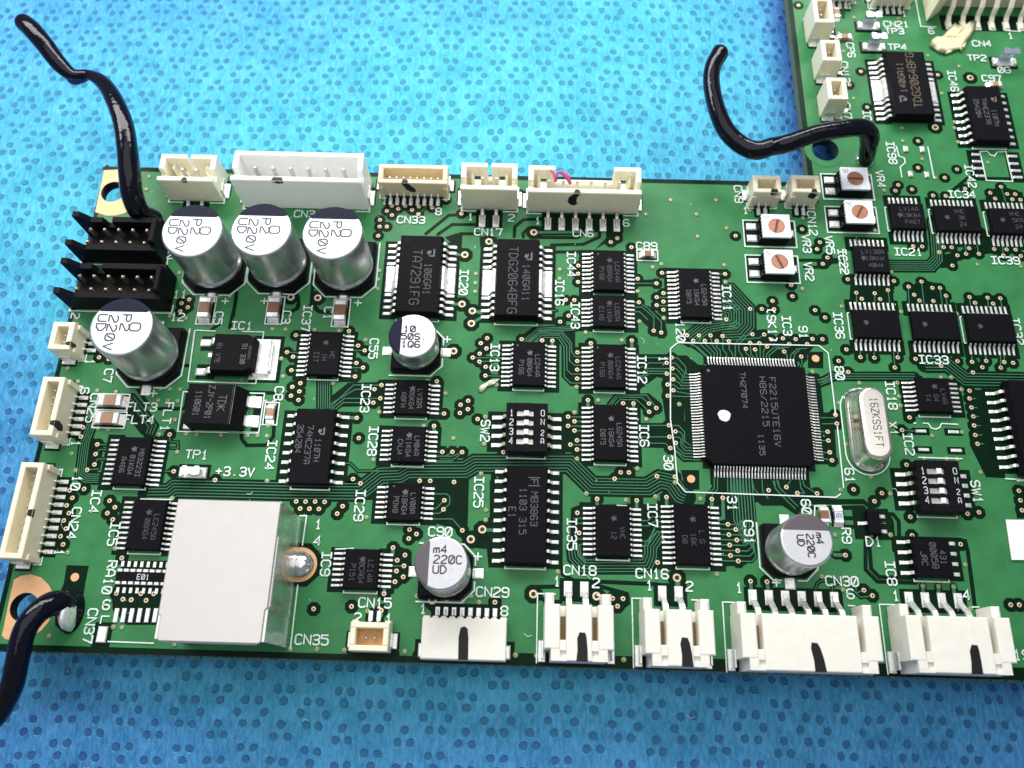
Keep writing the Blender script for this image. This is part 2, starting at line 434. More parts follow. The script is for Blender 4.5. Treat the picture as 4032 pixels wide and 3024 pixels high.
# bare copper round the mounting holes
mb = MB()
p1 = [(-63.23, 73.23), (-58.29, 73.63), (-57.34, 69.71), (-57.74, 67.12), (-58.69, 65.92), (-59.95, 65.46), (-61.38, 65.42), (-63.10, 65.96)]
plate_with_holes(mb, list(reversed(p1)), [circle(H1, 1.76)], 0.05)
obj('mounting_pad', mb.build('mounting_pad', 'copper'), board)
mb = MB()
p2 = [(-62.18, 12.99), (-61.45, 13.51), (-60.27, 13.71), (-58.90, 13.36), (-57.78, 12.52), (-57.04, 11.57), (-56.59, 10.41), (-56.54, 9.25), (-56.77, 8.09), (-57.45, 7.07), (-58.53, 6.30), (-60.39, 5.89), (-61.52, 5.95), (-62.06, 6.34), (-62.23, 11.43)]
plate_with_holes(mb, list(reversed(p2)), [circle(H2, 1.73)], 0.05)
obj('mounting_pad', mb.build('mounting_pad', 'copper'), board)
mb = MB()
plate_with_holes(mb, circle(H3, 3.1, 28), [circle(H3, 2.01)], 0.05)
obj('mounting_pad', mb.build('mounting_pad', 'mask'), board)
# snapped-off tab burrs along the lower edge
mb = MB()
x = XL + 0.6
while x < 90:
    l = 0.9 + rnd.random() * 0.35
    mb.box(x, x + l, YB - 0.16 - rnd.random() * 0.10, YB - 0.003, -0.9, -0.28 - rnd.random() * .12, 0, 0.05)
    x += l + 0.55 + rnd.random() * 0.25
tag(obj('edge_burr', mb.build('edge_burr', 'edge'), board), kind='stuff')

gapmb = MB(); trmb = MB()
zc = [0]
def gz():
    zc[0] = (zc[0] + 1) % 211
    return 0.010 + zc[0] * 0.0002
def tz():
    zc[0] = (zc[0] + 1) % 211
    return 0.055 + zc[0] * 0.00012
def G(pts, w=0.55):      # bare laminate channel
    gapmb.ribbon(pts, w, gz(), 0, True)
def GP(poly):            # bare laminate area
    a = sum(poly[i][0] * poly[(i + 1) % len(poly)][1] - poly[(i + 1) % len(poly)][0] * poly[i][1] for i in range(len(poly)))
    if a < 0: poly = poly[::-1]
    # any simple polygon
    tris = tessellate_polygon([[Vector((q[0], q[1], 0)) for q in poly]])
    z = gz(); fs = []
    for t in tris:
        A_, B_, C_ = (Vector((poly[i][0], poly[i][1], 0)) for i in t)
        fs.append(list(t) if (B_ - A_).cross(C_ - A_).z > 0 else list(reversed(t)))
    gapmb.add([(q[0], q[1], z) for q in poly], fs)
def GR(c, w, h): GP([(c[0] - w / 2, c[1] - h / 2), (c[0] + w / 2, c[1] - h / 2), (c[0] + w / 2, c[1] + h / 2), (c[0] - w / 2, c[1] + h / 2)])
def TR(pts, w=0.19, gap=0.62):   # one track with its clearance
    if gap: gapmb.ribbon(pts, gap, gz(), 0, True)
    trmb.ribbon(pts, w, tz(), 0, True)
def POUR(poly): 
    a = sum(poly[i][0] * poly[(i + 1) % len(poly)][1] - poly[(i + 1) % len(poly)][0] * poly[i][1] for i in range(len(poly)))
    if a < 0: poly = poly[::-1]
    trmb.flat(poly, tz(), 1)

def ring_mesh(name, ro, ri, halo):
    mb = MB(); n = 16
    def c(r, z): return [(r * math.cos(2 * math.pi * i / n), r * math.sin(2 * math.pi * i / n), z) for i in range(n)]
    mb.loft([c(halo, 0.085), c(ro, 0.10)], 1, False, False)
    mb.loft([c(ro, 0.10), c(ri, 0.112)], 0, False, False)
    mb.loft([c(ri, 0.112), c(ri * 0.8, 0.088)], 2, False, True)
    return mb.build(name, ['ring', 'halo', 'hole'])
VM = ring_mesh('via', 0.28, 0.125, 0.31); VS = ring_mesh('via_small', 0.17, 0.10, 0.33); VB = ring_mesh('via_large', 0.50, 0.29, 0.54)
nvia = [0]
def via(c, k='n', dark=True):
    me = {'n': VM, 's': VS, 'b': VB}[k]
    obj('via', me, board, (c[0], c[1], 0)); nvia[0] += 1
    if dark: gapmb.disc(c, {'n': 0.78, 's': 0.62, 'b': 1.05}[k], gz(), 8)
def V(pts): [via(c) for c in pts]
def VP(pts): [via(c, 's', False) for c in pts]
def VN(pts): [via(c, 'n', False) for c in pts]
def VBG(pts): [via(c, 'b') for c in pts]
def silk_text(s, c, ang=0, h=1.12, **k):
    mb = MB(); text_mb(mb, s, c, h, R(ang), w=0.185, ws=1.08, adv=5.2, z=0.135, **k)
    obj('printed_text', mb.build('printed_text', 'silk'), board)
def silk_line(pts, w=0.17, name='printed_outline'):
    mb = MB(); mb.ribbon(pts, w, 0.131); obj(name, mb.build(name, 'silk'), board)

# ------------------------------------------------------------------ chips
def lead_mesh(reach, foot, w, zb, t=0.14, pad=0.6, mi='tin'):
    mb = MB()
    s = reach - foot
    mb.strip([(-0.08, zb), (s * 0.38, zb), (s * 0.62, zb * 0.82), (s * 0.95, 0.32), (s * 1.15 + 0.05, 0.24), (reach, 0.22)], w, t)
    # solder fillet and pad
    pw = w * 1.08; e = reach + pad
    mb.loft([[(s - 0.05, -pw / 2, .09), (e, -pw / 2, .09), (e, pw / 2, .09), (s - 0.05, pw / 2, .09)],
             [(s, -pw / 2, .13), (e - 0.05, -pw / 2, .13), (e - 0.05, pw / 2, .13), (s, pw / 2, .13)],
             [(reach - 0.12, -w * .38, .22), (reach + 0.12, -w * .38, .19), (reach + 0.12, w * .38, .19), (reach - 0.12, w * .38, .22)]], 0)
    return mb.build('lead', mi)
LM = {}
def chip_body(bw, bl, h, notch=None, flat_edge=False):
    mb = MB(); hw, hl = bw / 2, bl / 2; d = 0.07 * h + 0.03
    def r(z, i): return [(-hw + i, -hl + i, z), (hw - i, -hl + i, z), (hw - i, hl - i, z), (-hw + i, hl - i, z)]
    zm = 0.12 + (h - 0.12) * 0.45
    mb.loft([r(0.12, d * 1.3), r(zm, 0), r(zm + 0.05, 0), r(h - 0.03, d * 1.1), r(h, d * 1.1 + 0.05)], 0)
    return mb.build('chip_body', 'epoxy')
def chip(name, label, c, nside, pitch, bw, bl, h, span, lw, rz=0, marks=(), mk='laser', pad=0.6, clear=True, dot=None, notch=False, foot=0.6, bot=True, group=None, skip=None, ch=0.8, name2=None):
    t = thing('integrated_circuit', label, 'chip', c, R(rz), group)
    key = (bw, bl, h)
    if key not in LM: LM[key] = chip_body(bw, bl, h)
    obj('body', LM[key], t)
    k2 = ('L', round(span - bw, 3), lw, h, pad)
    if k2 not in LM: LM[k2] = lead_mesh((span - bw) / 2, foot, lw, h * 0.52, 0.14 if lw < 0.5 else 0.2, pad)
    for i in range(nside):
        y = (nside - 1) / 2 * pitch - i * pitch
        if skip and i in skip: continue
        obj('lead', LM[k2], t, (bw / 2, y, 0)); obj('lead', LM[k2], t, (-bw / 2, y, 0), math.pi)
    if dot:
        mb = MB(); mb.disc((dot[0], dot[1]), dot[2], h + 0.004, 14, 0)
        obj('pin_mark', mb.build('pin_mark', 'plastic' if dot[3] == 0 else 'laser'), t)
    if notch:
        mb = MB(); mb.flat([(0.55 * math.cos(a), bl / 2 - 0.15 + 0.55 * math.sin(a)) for a in [math.pi + math.pi * q / 8 for q in range(9)]], h + 0.004)
        obj('pin_mark', mb.build('pin_mark', 'plastic'), t)
    for m_ in marks:
        s, mx, my, hh = m_[:4]; ang = m_[4] if len(m_) > 4 else -90; kind = m_[5] if len(m_) > 5 else mk
        mb = MB()
        if s == '*t': logo_t(mb, mx, my, hh, h)
        elif s == '*i': logo_i(mb, mx, my, hh, h)
        elif s == '*f': logo_f(mb, mx, my, hh, h)
        else: text_mb(mb, s, (mx, my), hh, R(ang), w=0.068 + hh * 0.02, ws=0.95, adv=5.6, z=h + 0.006)
        obj('marking', mb.build('marking', kind), t)
    if clear:
        ww, ll = span + 2 * pad + 0.75, (nside - 1) * pitch + 1.6
        w2, l2 = (ww, ll) if rz % 180 == 0 else (ll, ww)
        s_ = (ww - 0.0) / 2 - (span / 2 + pad + 0.35) 
        for sg in (-1, 1):
            a0, a1 = bw / 2 - 0.3, span / 2 + pad + 0.45
            cx = sg * (a0 + a1) / 2
            if rz % 180 == 0: GR((c[0] + cx, c[1]), a1 - a0, ll)
            else: GR((c[0], c[1] + cx), ll, a1 - a0)
    if bot:
        y = -bl / 2 - 0.32; q = bw / 2 - 0.15
        P = [(-q, y + 0.3), (-q, y), (q, y), (q, y + 0.3)]
        a = R(rz); P = [(c[0] + u * math.cos(a) - v * math.sin(a), c[1] + u * math.sin(a) + v * math.cos(a)) for u, v in P]
        silk_line(P)
    return t
def logo_t(mb, x, y, s, h):      # bent bar emblem
    mb.box(x - .16 * s, x + .55 * s, y - .62 * s, y - .42 * s, h, h + .008); mb.box(x + .33 * s, x + .55 * s, y - .40 * s, y + .5 * s, h, h + .008)
    mb.flat([(x - .5 * s, y - .1 * s), (x - .22 * s, y - .42 * s), (x + .05 * s, y - .1 * s), (x + .1 * s, y + .35 * s), (x - .1 * s, y + .15 * s), (x - .3 * s, y + .3 * s)], h + .006)
def logo_i(mb, x, y, s, h):      # ragged patch emblem
    mb.flat([(x - .5 * s, y + .1 * s), (x - .3 * s, y - .15 * s), (x - .15 * s, y - .5 * s), (x + .1 * s, y - .3 * s), (x + .45 * s, y - .4 * s), (x + .3 * s, y - .05 * s), (x + .5 * s, y + .25 * s), (x + .15 * s, y + .2 * s), (x, y + .5 * s), (x - .15 * s, y + .15 * s)], h + .006)
def logo_f(mb, x, y, s, h):      # framed F emblem
    for k, st in enumerate(([(-1, .7), (1, .7)], [(-1, -.7), (1, -.7)], [(-.6, .35), (.6, .35)], [(.6, .35), (.6, -.5)], [(0, .35), (0, -.3)])):
        mb.ribbon([(x + a * s, y + b * s) for a, b in st], 0.11, h + .006 + .002 * (k % 2))

# small passives -----------------------------------------------------------
def mlcc(label, c, l, w, h, rz=0, body='ceramic', out=True, group=None, silk=None, cat='ceramic capacitor'):
    t = thing('ceramic_capacitor', label, cat, c, R(rz), group)
    mb = MB(); mb.box(-l * .27, l * .27, -w / 2 + .02, w / 2 - .02, .1, h - .02, 0, .05); obj('body', mb.build('body', body), t)
    mb = MB(); mb.box(0, l * .24, -w / 2, w / 2, .09, h, 0, .07)
    mb.loft([[(l * .2, -w / 2 - .03, .085), (l * .48, -w / 2 - .03, .085), (l * .48, w / 2 + .03, .085), (l * .2, w / 2 + .03, .085)],
             [(l * .2, -w / 2 + .03, h * .6), (l * .27, -w / 2 + .03, h * .5), (l * .27, w / 2 - .03, h * .5), (l * .2, w / 2 - .03, h * .6)]], 0)
    me = mb.build('end_cap', 'tin')
    obj('end_cap', me, t, (l * .26, 0, 0)); obj('end_cap', me, t, (-l * .26, 0, 0), math.pi)
    if out:
        a, b = l / 2 + .62, w / 2 + .38
        if rz % 180: a, b = b, a
        GR(c, 2 * a - .2, 2 * b - .2)
        silk_line([(c[0] - a, c[1] - b), (c[0] + a, c[1] - b), (c[0] + a, c[1] + b), (c[0] - a, c[1] + b), (c[0] - a, c[1] - b)])
    return t

# aluminium can capacitors ---------------------------------------------------
def can(label, c, dia, h, pol, lines, top='alutop', neg='canblack', gap=0.30, group=None, tsize=1.5, tang=-90, bold=0.19, tws=1.2):
    t = thing('electrolytic_capacitor', label, 'capacitor', c, 0, group)
    r = dia / 2; b = dia / 2 + 0.15; k = b * 0.42
    # base plate; chamfered corners on the + side
    P = [(-b, -b + k), (-b + k, -b), (b - k, -b), (b, -b + k), (b, b - .25), (b - .25, b), (-b + .25, b), (-b, b - .25)]
    a0 = {'up': 0, 'left': 90}[pol]
    ca, sa = math.cos(R(a0)), math.sin(R(a0))
    P = [(x * ca - y * sa, x * sa + y * ca) for x, y in P]
    mb = MB(); mb.prism(P, 0.12, 1.0, 0, 0.12)
    mb.prism([(q[0] * .93, q[1] * .93) for q in P], 1.0, 1.32, 0, 0.1)
    obj('base', mb.build('base', 'plastic'), t)
    prof = [(r * .93, 0.9), (r * .955, 1.1), (r, 1.35), (r, 1.75), (r * .985, 1.9), (r * .93, 2.1), (r * .915, 2.3), (r * .93, 2.5), (r * .985, 2.7), (r, 2.9), (r, h - .35), (r * .985, h - .12), (r * .95, h - .02), (r * .90, h)]
    mb = MB(); mb.lathe(prof, 56, 0, top=False); obj('can', mb.build('can', 'alu'), t)
    mb = MB(); mb.lathe([(r * .90, h), (r * .0001, h + .001)], 56, 0, top=False, sm=False); obj('top_face', mb.build('top_face', top), t)
    rr = r * .955
    th = math.acos(gap)   # chord at gap * r
    base_ang = {'up': 90, 'left': 180}[pol]
    arc = [R(base_ang) - th + 2 * th * i / 20 for i in range(21)]
    mb = MB(); mb.flat([(rr * .945 * math.cos(a), rr * .945 * math.sin(a)) for a in arc], h + .006)
    mb.loft([[(rr * .945 * math.cos(a), rr * .945 * math.sin(a), h + .006) for a in arc], [(rr * .995 * math.cos(a), rr * .995 * math.sin(a), h - .015) for a in arc], [(r * 1.001 * math.cos(a), r * 1.001 * math.sin(a), h - .12) for a in arc]], 0, False, False, closed=False)
    obj('polarity_mark', mb.build('polarity_mark', neg), t)
    for s, mx, my, hh in lines:
        mb = MB(); text_mb(mb, s, (mx, my), hh, R(tang), w=bold, ws=tws, adv=5.5, z=h + .012)
        obj('marking', mb.build('marking', 'print'), t)
    # two foot tabs and their pads
    mb = MB(); mb.strip([(b - 0.5, .3), (b + .15, .3), (b + .3, .22), (b + 1.0, .2)], 0.9, .14)
    mb.loft([[(b - .3, -.62, .085), (b + 1.35, -.62, .085), (b + 1.35, .62, .085), (b - .3, .62, .085)], [(b - .3, -.5, .16), (b + 1.2, -.5, .13), (b + 1.2, .5, .13), (b - .3, .5, .16)]])
    me = mb.build('foot', 'tin')
    for a in (a0 - 90, a0 + 90): obj('foot', me, t, (0, 0, 0), R(a))
    e = b + .28; k = e * .42
    for part in ([(-.95, -e), (-e + k, -e), (-e, -e + k), (-e, e)], [(.95, -e), (e - k, -e), (e, -e + k), (e, e)]):
        silk_line([(c[0] + x * ca - y * sa, c[1] + x * sa + y * ca) for x, y in part], 0.19)
    return t

# connectors -------------------------------------------------------------------
def pin_mesh(prof, w, t, m='pin', pad=None):
    mb = MB(); mb.strip(prof, w, t, 0, 'y')
    me_mats = [m, 'tin']
    if pad:
        a, b_, pw = pad
        mb.loft([[(-pw / 2, a, .085), (pw / 2, a, .085), (pw / 2, b_, .085), (-pw / 2, b_, .085)], [(-pw / 2 + .05, a + .05, .15), (pw / 2 - .05, a + .05, .15), (pw / 2 - .05, b_ - .05, .15), (-pw / 2 + .05, b_ - .05, .15)]], 1)
    return mb.build('pin', me_mats)
def ph_side(label, c, n, rz=0, mark=0.0, markskew=0.0, group=None):
    """side-entry header: opening towards -y, pins out of the back (+y)"""
    t = thing('side_entry_connector', label, 'connector', c, R(rz), group)
    W = 2 * n + 4; hw = W / 2; F, B = -2.95, 3.35; H = 5.2; mb = MB()
    mb.box(-hw + .75, hw - .75, F, F + 1.3, .15, 3.2, 0)          # lower front, narrower
    mb.box(-hw, hw, F + 1.3, B, .15, 3.2, 0)
    sx = hw - 2.15; sw = .36
    for sg in (-1, 1):
        a, b_ = sorted((sg * (sx + sw), sg * hw)); mb.box(a, b_, F + 1.3, B, 3.2, H, 0, .12)
    mb.box(-sx + sw, sx - sw, F, B, 3.2, H, 0, .12)
    for sg in (-1, 1):
        a, b_ = sorted((sg * (sx - sw), sg * (hw - .75))); mb.box(a, b_, F, F + .32, 3.2, H - .004)
    for sg in (-1, 1):
        a, b_ = sorted((sg * (sx + sw), sg * (hw - .75))); mb.box(a, b_, F + .32, F + 1.3, 3.2, H - .003)
    for sg in (-1, 1):
        mb.box(sg * sx - sw, sg * sx + sw, F + .32, F + 1.15, 3.2, H - .35)
        mb.box(sg * sx - sw, sg * sx + sw, F + 1.15, F + 2.3, 3.2, H - .005)
        # ears reaching back over the board
        a, b_ = sorted((sg * (hw - .1), sg * (hw - 1.15)))
        mb.prism([(a, B - .02), (b_, B - .02), (b_, B + 1.45), (a, B + 1.45)], .15, 3.9, 0, .3)
    obj('housing', mb.build('housing', 'ivory_white'), t)
    mb = MB(); mb.box(-sw, sw, F + 2.31, B - 1.2, 3.203, 3.26, 0); q = mb.build('slot_shade', 'slot')  # brown slab on the slot floor, the shade inside painted as colour
    for sg in (-1, 1): obj('slot_shade', q, t, (sg * sx, 0, 0))
    pm = pin_mesh([(B - .1, 2.3), (B + .5, 2.25), (B + 1.0, 2.0), (B + 1.7, 1.1), (B + 2.1, .62), (B + 2.4, .46), (B + 2.9, .40)], .72, .32, 'tin', (B + 1.5, B + 3.35, 1.05))
    for i in range(n): obj('pin', pm, t, (-(n - 1) + 2 * i, 0, 0))
    tm = MB(); tm.box(-.12, .12, -2.6, -.6, .1, 2.3, 0, .05); tm.box(-.45, .45, -2.9, -.4, .085, .3, 0, .08); tme = tm.build('solder_tab', 'tin')
    for sg in (-1, 1): obj('solder_tab', tme, t, (sg * (hw + .14), 0, 0))
    # marker stroke
    x = mark; mb = MB(); w = .70
    pts = [(x + w * .9, F - .005), (x + w * .85 + markskew * .3, F + 1.4), (x + w * .7 + markskew * .7, F + 2.6), (x + w * .5 + markskew, F + 3.15), (x - w * .45 + markskew, F + 3.2), (x - w * .85 + markskew * .7, F + 2.5), (x - w * .8 + markskew * .3, F + 1.2), (x - w * 1.0, F - .005)]
    mb.add([(q[0], q[1], H + .008) for q in pts], [[0, 1, 6, 7], [1, 2, 5, 6], [2, 3, 4, 5]])
    obj('marker_stroke', mb.build('marker_stroke', 'ink'), t)
    a = R(rz)
    # bare laminate round the pins and printed outline
    GR((c[0], c[1] + B + 2.3), 2 * n - 2 + 2.1, 2.8)
    for sg in (-1, 1):
        silk_line([(c[0] + sg * (hw + .75), c[1] + F - .1), (c[0] + sg * (hw + .75), c[1] + B + 1.75), (c[0] + sg * (n - .1 + .6), c[1] + B + 1.75)] if sg < 0 else [(c[0] + sg * (hw - .6), c[1] + B + 1.75), (c[0] + sg * (n + .5), c[1] + B + 1.75)], .15)
    return t
def walls(mb, x0, x1, y0, y1, z0, z1, th, ch=.12):
    mb.box(x0, x1, y0, y0 + th, z0, z1, 0, ch); mb.box(x0, x1, y1 - th, y1, z0, z1, 0, ch)
    mb.box(x0, x0 + th, y0 + th - .0, y1 - th, z0, z1 - .003, 0, ch); mb.box(x1 - th, x1, y0 + th, y1 - th, z0, z1 - .003, 0, ch)
def ph_top(label, c, n, rz=0, pitch=2.0, W=None, D=4.5, H=5.2, style='ph', mat_='ivory', group=None, stroke=None):
    """top-entry shrouded header, pins bent out to the front (-y)"""
    t = thing('top_entry_connector', label, 'connector', c, R(rz), group)
    W = W or 2 * n + 4; hw, hd = W / 2, D / 2; mb = MB(); th = .75
    mb.box(-hw + th, hw - th, -hd + th, hd - th, .15, 1.1)
    mb.box(-hw, hw, -hd, -hd + th, .15, H, 0, .12)
    for sg in (-1, 1):
        a, b_ = sorted((sg * hw, sg * (hw - th)))
        mb.box(a, b_, -hd + th, hd - th, .15, H - 1.3); mb.box(a, b_, -hd + th + 1.2, hd - th, H - 1.3, H - .003, 0, .1)
    if style == 'ph':
        e = 3.8 if n > 2 else hw - .28
        for sg in (-1, 1):
            def bx(u0, u1, z0, z1, ch=0):
                a, b_ = sorted((sg * (hw - u0), sg * (hw - u1))); mb.box(a, b_, hd - th, hd, z0, z1, 0, ch)
            bx(0, 1.7, .15, H, .1); bx(1.7, 2.65, .15, 1.0); bx(1.7, 2.65, 3.0, H, .1); bx(2.65, e, .15, H, .1)
            a, b_ = sorted((sg * (hw - 1.35), sg * (hw - 1.75))); mb.box(a, b_, hd - 1.6, hd - th, .15, H - 1.2)
        mb.box(-hw + e, hw - e, hd - th, hd, .15, 1.9, 0, .08)
    else:
        mb.box(-hw, hw, hd - th, hd, .15, H, 0, .12)
    obj('housing', mb.build('housing', mat_), t)
    pl = MB(); pl.box(-.22, .22, -.22 + .3, .22 + .3, 1.1, H - .9, 0, .12)
    me = pl.build('contact', 'pin')
    pm = pin_mesh([(-hd + .1, .75), (-hd - .35, .75), (-hd - .7, .5), (-hd - 1.1, .42), (-hd - 2.4, .38)][::-1], .52, .3, 'pin', (-hd - 3.0, -hd - .9, .95))
    for i in range(n):
        x = -(n - 1) * pitch / 2 + pitch * i
        obj('contact', me, t, (x, 0, 0))
        if style == 'ph': obj('pin', pm, t, (x, 0, 0))
    tm = MB(); tm.box(-.12, .12, -1.5, .6, .1, 1.9, 0, .05); tm.box(-.55, .55, -1.7, .8, .085, .28, 0, .08); tme = tm.build('solder_tab', 'tin')
    for sg in (-1, 1): obj('solder_tab', tme, t, (sg * (hw + .15), 0, 0))
    if stroke:
        mb = MB()
        pts, y_ = stroke, -hd - .008
        mb.add([(x, y_, z) for x, z in pts], [list(range(len(pts)))]); obj('marker_stroke', mb.build('marker_stroke', 'ink'), t)
    if stroke:
        xx = [x for x, z in stroke if z > H - .45]
        if len(xx) > 1:
            mb = MB(); mb.flat([(min(xx), -hd + .02), (max(xx), -hd + .02), (max(xx) - .2, -hd + th * .75), (min(xx) + .25, -hd + th * .8)], H + .006); obj('marker_stroke', mb.build('marker_stroke', 'ink'), t)
    if style == 'ph': GR((c[0], c[1] - hd - 1.6), (n - 1) * pitch + 1.9, 3.0)
    GR(c, W + 1.7, D * .62)
    for sg in (-1, 1):
        silk_line([(c[0] + sg * (hw + .1), c[1] - hd + .7), (c[0] + sg * (hw + .1), c[1] - hd - .3), (c[0] + sg * ((n - 1) * pitch / 2 + .95), c[1] - hd - .3)], .18)
    return t
def sh_top(label, c, n, rz=0, D=2.9, H=3.5, W=None, mat_='cream', inner=None, group=None, stroke=None, sil=True, pitch=1.0):
    """small 1 mm top-entry header; feet out to the front (-y), solder tabs at the ends"""
    t = thing('small_connector', label, 'connector', c, R(rz), group)
    W = W or n * pitch + 2; hw, hd = W / 2, D / 2; th = .68; mb = MB()
    mb.box(-hw + th, hw - th, -hd + th, hd - th, .12, 1.3)
    walls(mb, -hw, hw, -hd, hd, .12, H, th, .1)
    for sg in (-1, 1): mb.box(min(sg * hw, sg * (hw - th)) - .001 * 0, max(sg * hw, sg * (hw - th)), -hd - .28, -hd, .12, H - .9, 0, .08)
    obj('housing', mb.build('housing', mat_), t)
    if inner:
        mb = MB(); mb.box(-hw + th + .02, hw - th - .02, -hd + th + .02, hd - th - .02, 1.3, 1.6); obj('insulator', mb.build('insulator', inner), t)
    pl = MB(); pl.box(-.13, .13, -.1, .16, 1.3, H - 1.0, 0, .05); me = pl.build('contact', 'pin')
    pm = pin_mesh([(-hd - 1.05, .3), (-hd - .45, .32), (-hd - .2, .62), (-hd + .1, .7)], .24, .14, 'tin', (-hd - 1.6, -hd - .35, .55))
    for i in range(n):
        x = (-(n - 1) / 2 + i) * pitch
        obj('contact', me, t, (x, 0, 0)); obj('pin', pm, t, (x, 0, 0))
    tm = MB(); tm.box(-.12, .12, -.8, .8, .1, 1.6, 0, .05); tm.box(-.35, .55, -.9, .9, .085, .3, 0, .08); tme = tm.build('solder_tab', 'tin')
    obj('solder_tab', tme, t, (hw + .14, .25, 0)); obj('solder_tab', tme, t, (-hw - .14, .25, 0), math.pi)
    if stroke:
        mb = MB(); mb.add([(x, -hd - .292 if abs(x) > hw - th else -hd - .008, z) for x, z in stroke], [list(range(len(stroke)))]); obj('marker_stroke', mb.build('marker_stroke', 'ink'), t)
    if stroke:
        xx = [x for x, z in stroke if z > H - .55]
        if len(xx) > 1:
            mb = MB(); mb.flat([(min(xx), -hd + .02), (max(xx), -hd + .02), (max(xx) - .12, -hd + th * .85), (min(xx) + .2, -hd + th * .9)], H + .006); obj('marker_stroke', mb.build('marker_stroke', 'ink'), t)
    a = R(rz)
    def rt(u, v): return (c[0] + u * math.cos(a) - v * math.sin(a), c[1] + u * math.sin(a) + v * math.cos(a))
    w_, h_ = ((n - 1) * pitch + 1.3, 1.9) if rz % 180 == 0 else (1.9, (n - 1) * pitch + 1.3)
    GR(rt(0, -hd - 1.0), w_, h_)
    w_, h_ = (W + 1.9, 2.1) if rz % 180 == 0 else (2.1, W + 1.9)
    GR(rt(0, .25), w_, h_)
    if sil:
        for sg in (-1, 1): silk_line([rt(sg * (hw + .12), -.9), rt(sg * (hw + .12), -hd - .45), rt(sg * ((n - 1) * pitch / 2 + .62), -hd - .45)], .16)
    return t
def box_header(label, c, n, rz=0, group=None):
    t = thing('box_header', label, 'connector', c, R(rz), group)
    L, D, H = 2 * n + 2.0, 5.3, 5.1; hl, hd = L / 2, D / 2; th = .8; mb = MB()
    mb.box(-hl, hl, -hd, -hd + th, .15, 2.2); mb.box(-hl, hl, hd - th, hd, .15, 2.2)
    mb.box(-hl + 1.4, hl - th, -hd + th, hd - th, .15, 1.5)
    mb.box(hl - th, hl, -hd + th, hd - th, .15, H, 0, .15)
    # front and rear upper walls: an arm at the open end, a sloping shoulder, then the wall
    def wall(y0, y1, notches):
        pr = [(-hl, 2.2), (-hl, H), (-hl + .9, H), (-hl + 2.0, 3.7)] + notches + [(hl, 3.9), (hl, 2.2)]
        lo = [(x, y0, z) for x, z in pr]; hi = [(x, y1, z) for x, z in pr]; k = len(pr)
        mb.add(lo + hi, [[i, (i + 1) % k, (i + 1) % k + k, i + k] for i in range(k)])
        tr = tessellate_polygon([[Vector((x, z, 0)) for x, z in pr]])
        mb.add(lo, [list(q) for q in tr]); mb.add(hi, [list(q) for q in tr])
    wall(-hd, -hd + th, [(-hl + 2.3, 3.9)]); 
    wall(hd - th, hd, [(-hl + 3.6, 3.7), (-hl + 3.9, 2.3), (-hl + 4.9, 2.3), (-hl + 5.1, 3.9)])
    obj('shroud', mb.build('shroud', 'plastic'), t)
    pl = MB(); pl.box(-.22, .22, -.22, .22, 1.5, 3.3, 0, .14); me = pl.build('contact', 'gold')
    for i in range(n):
        for y in (-1, 1): obj('contact', me, t, (-(n - 1) + 2 * i - .1, y, 0))
    silk_line([(c[0] - hl - .1, c[1] - hd + .6), (c[0] - hl - .1, c[1] - hd - .3), (c[0] + hl + .2, c[1] - hd - .3), (c[0] + hl + .2, c[1] - hd + 1)], .18)
    return t
def trimmer(label, c, slot, group=None):
    t = thing('trimmer_resistor', label, 'trimmer', c, 0, group)
    mb = MB(); mb.box(-1.95, 1.75, -2.0, 1.75, .15, 1.75, 0, .1)
    for k in range(7): mb.box(-2.2, -1.95, -1.75 + k * .5, -1.5 + k * .5, .2, 1.65, 0, .05)
    obj('body', mb.build('body', 'plastic'), t)
    mb = MB(); n = 28; r0 = 1.2
    sq = []
    cc = circle((.05, 0), r0, n)
    
    poly = []
    for k in range(14):
        poly.append((-1.93 - (.12 if k % 2 else 0), 1.9 - 3.75 * k / 13))
    poly += [(2.0, -1.85), (2.0, 1.9)]
    plate_with_holes(mb, poly, [cc], 2.12)
    mb.loft([[(q[0], q[1], 1.76) for q in poly], [(q[0], q[1], 2.12) for q in poly]], 0, False, False)
    mb.loft([[(q[0], q[1], 1.8) for q in reversed(cc)], [(q[0], q[1], 2.12) for q in reversed(cc)]], 0, False, False)
    obj('top_plate', mb.build('top_plate', 'trim_white'), t)
    mb = MB(); mb.lathe([(1.17, 1.8), (1.17, 2.05), (1.1, 2.10)], 28, 0, .05, 0); 
    obj('rotor', mb.build('rotor', 'screw'), t)
    mb = MB(); a = R(slot); u = Vector((math.cos(a), math.sin(a))); v = Vector((-u.y, u.x)) * .18; u = u * 1.08
    mb.flat([(.05 + q.x, q.y) for q in (-u - v, u - v, u + v, -u + v)], 2.108); obj('rotor_slot', mb.build('rotor_slot', 'screw_slot'), t)
    mb = MB(); text_mb(mb, '5o', (-1.3, 1.3), .5, 0, .07, z=2.13)
    obj('marking', mb.build('marking', 'laser'), t)
    mb = MB(); mb.box(-.75, .75, -.58, .58, .085, .32, 0, .16); me = mb.build('terminal', 'tin')
    for x, y in ((-2.95, 1.0), (-2.95, -.95), (2.35, 0.0)): obj('terminal', me, t, (x, y, 0))
    GR((c[0] - .45, c[1]), 7.3, 3.9)
    silk_line([(c[0] + x, c[1] + y) for x, y in ((-4.1, 2.1), (3.35, 2.1), (3.35, -2.3), (-4.1, -2.3), (-4.1, 2.1))], .17)
    return t
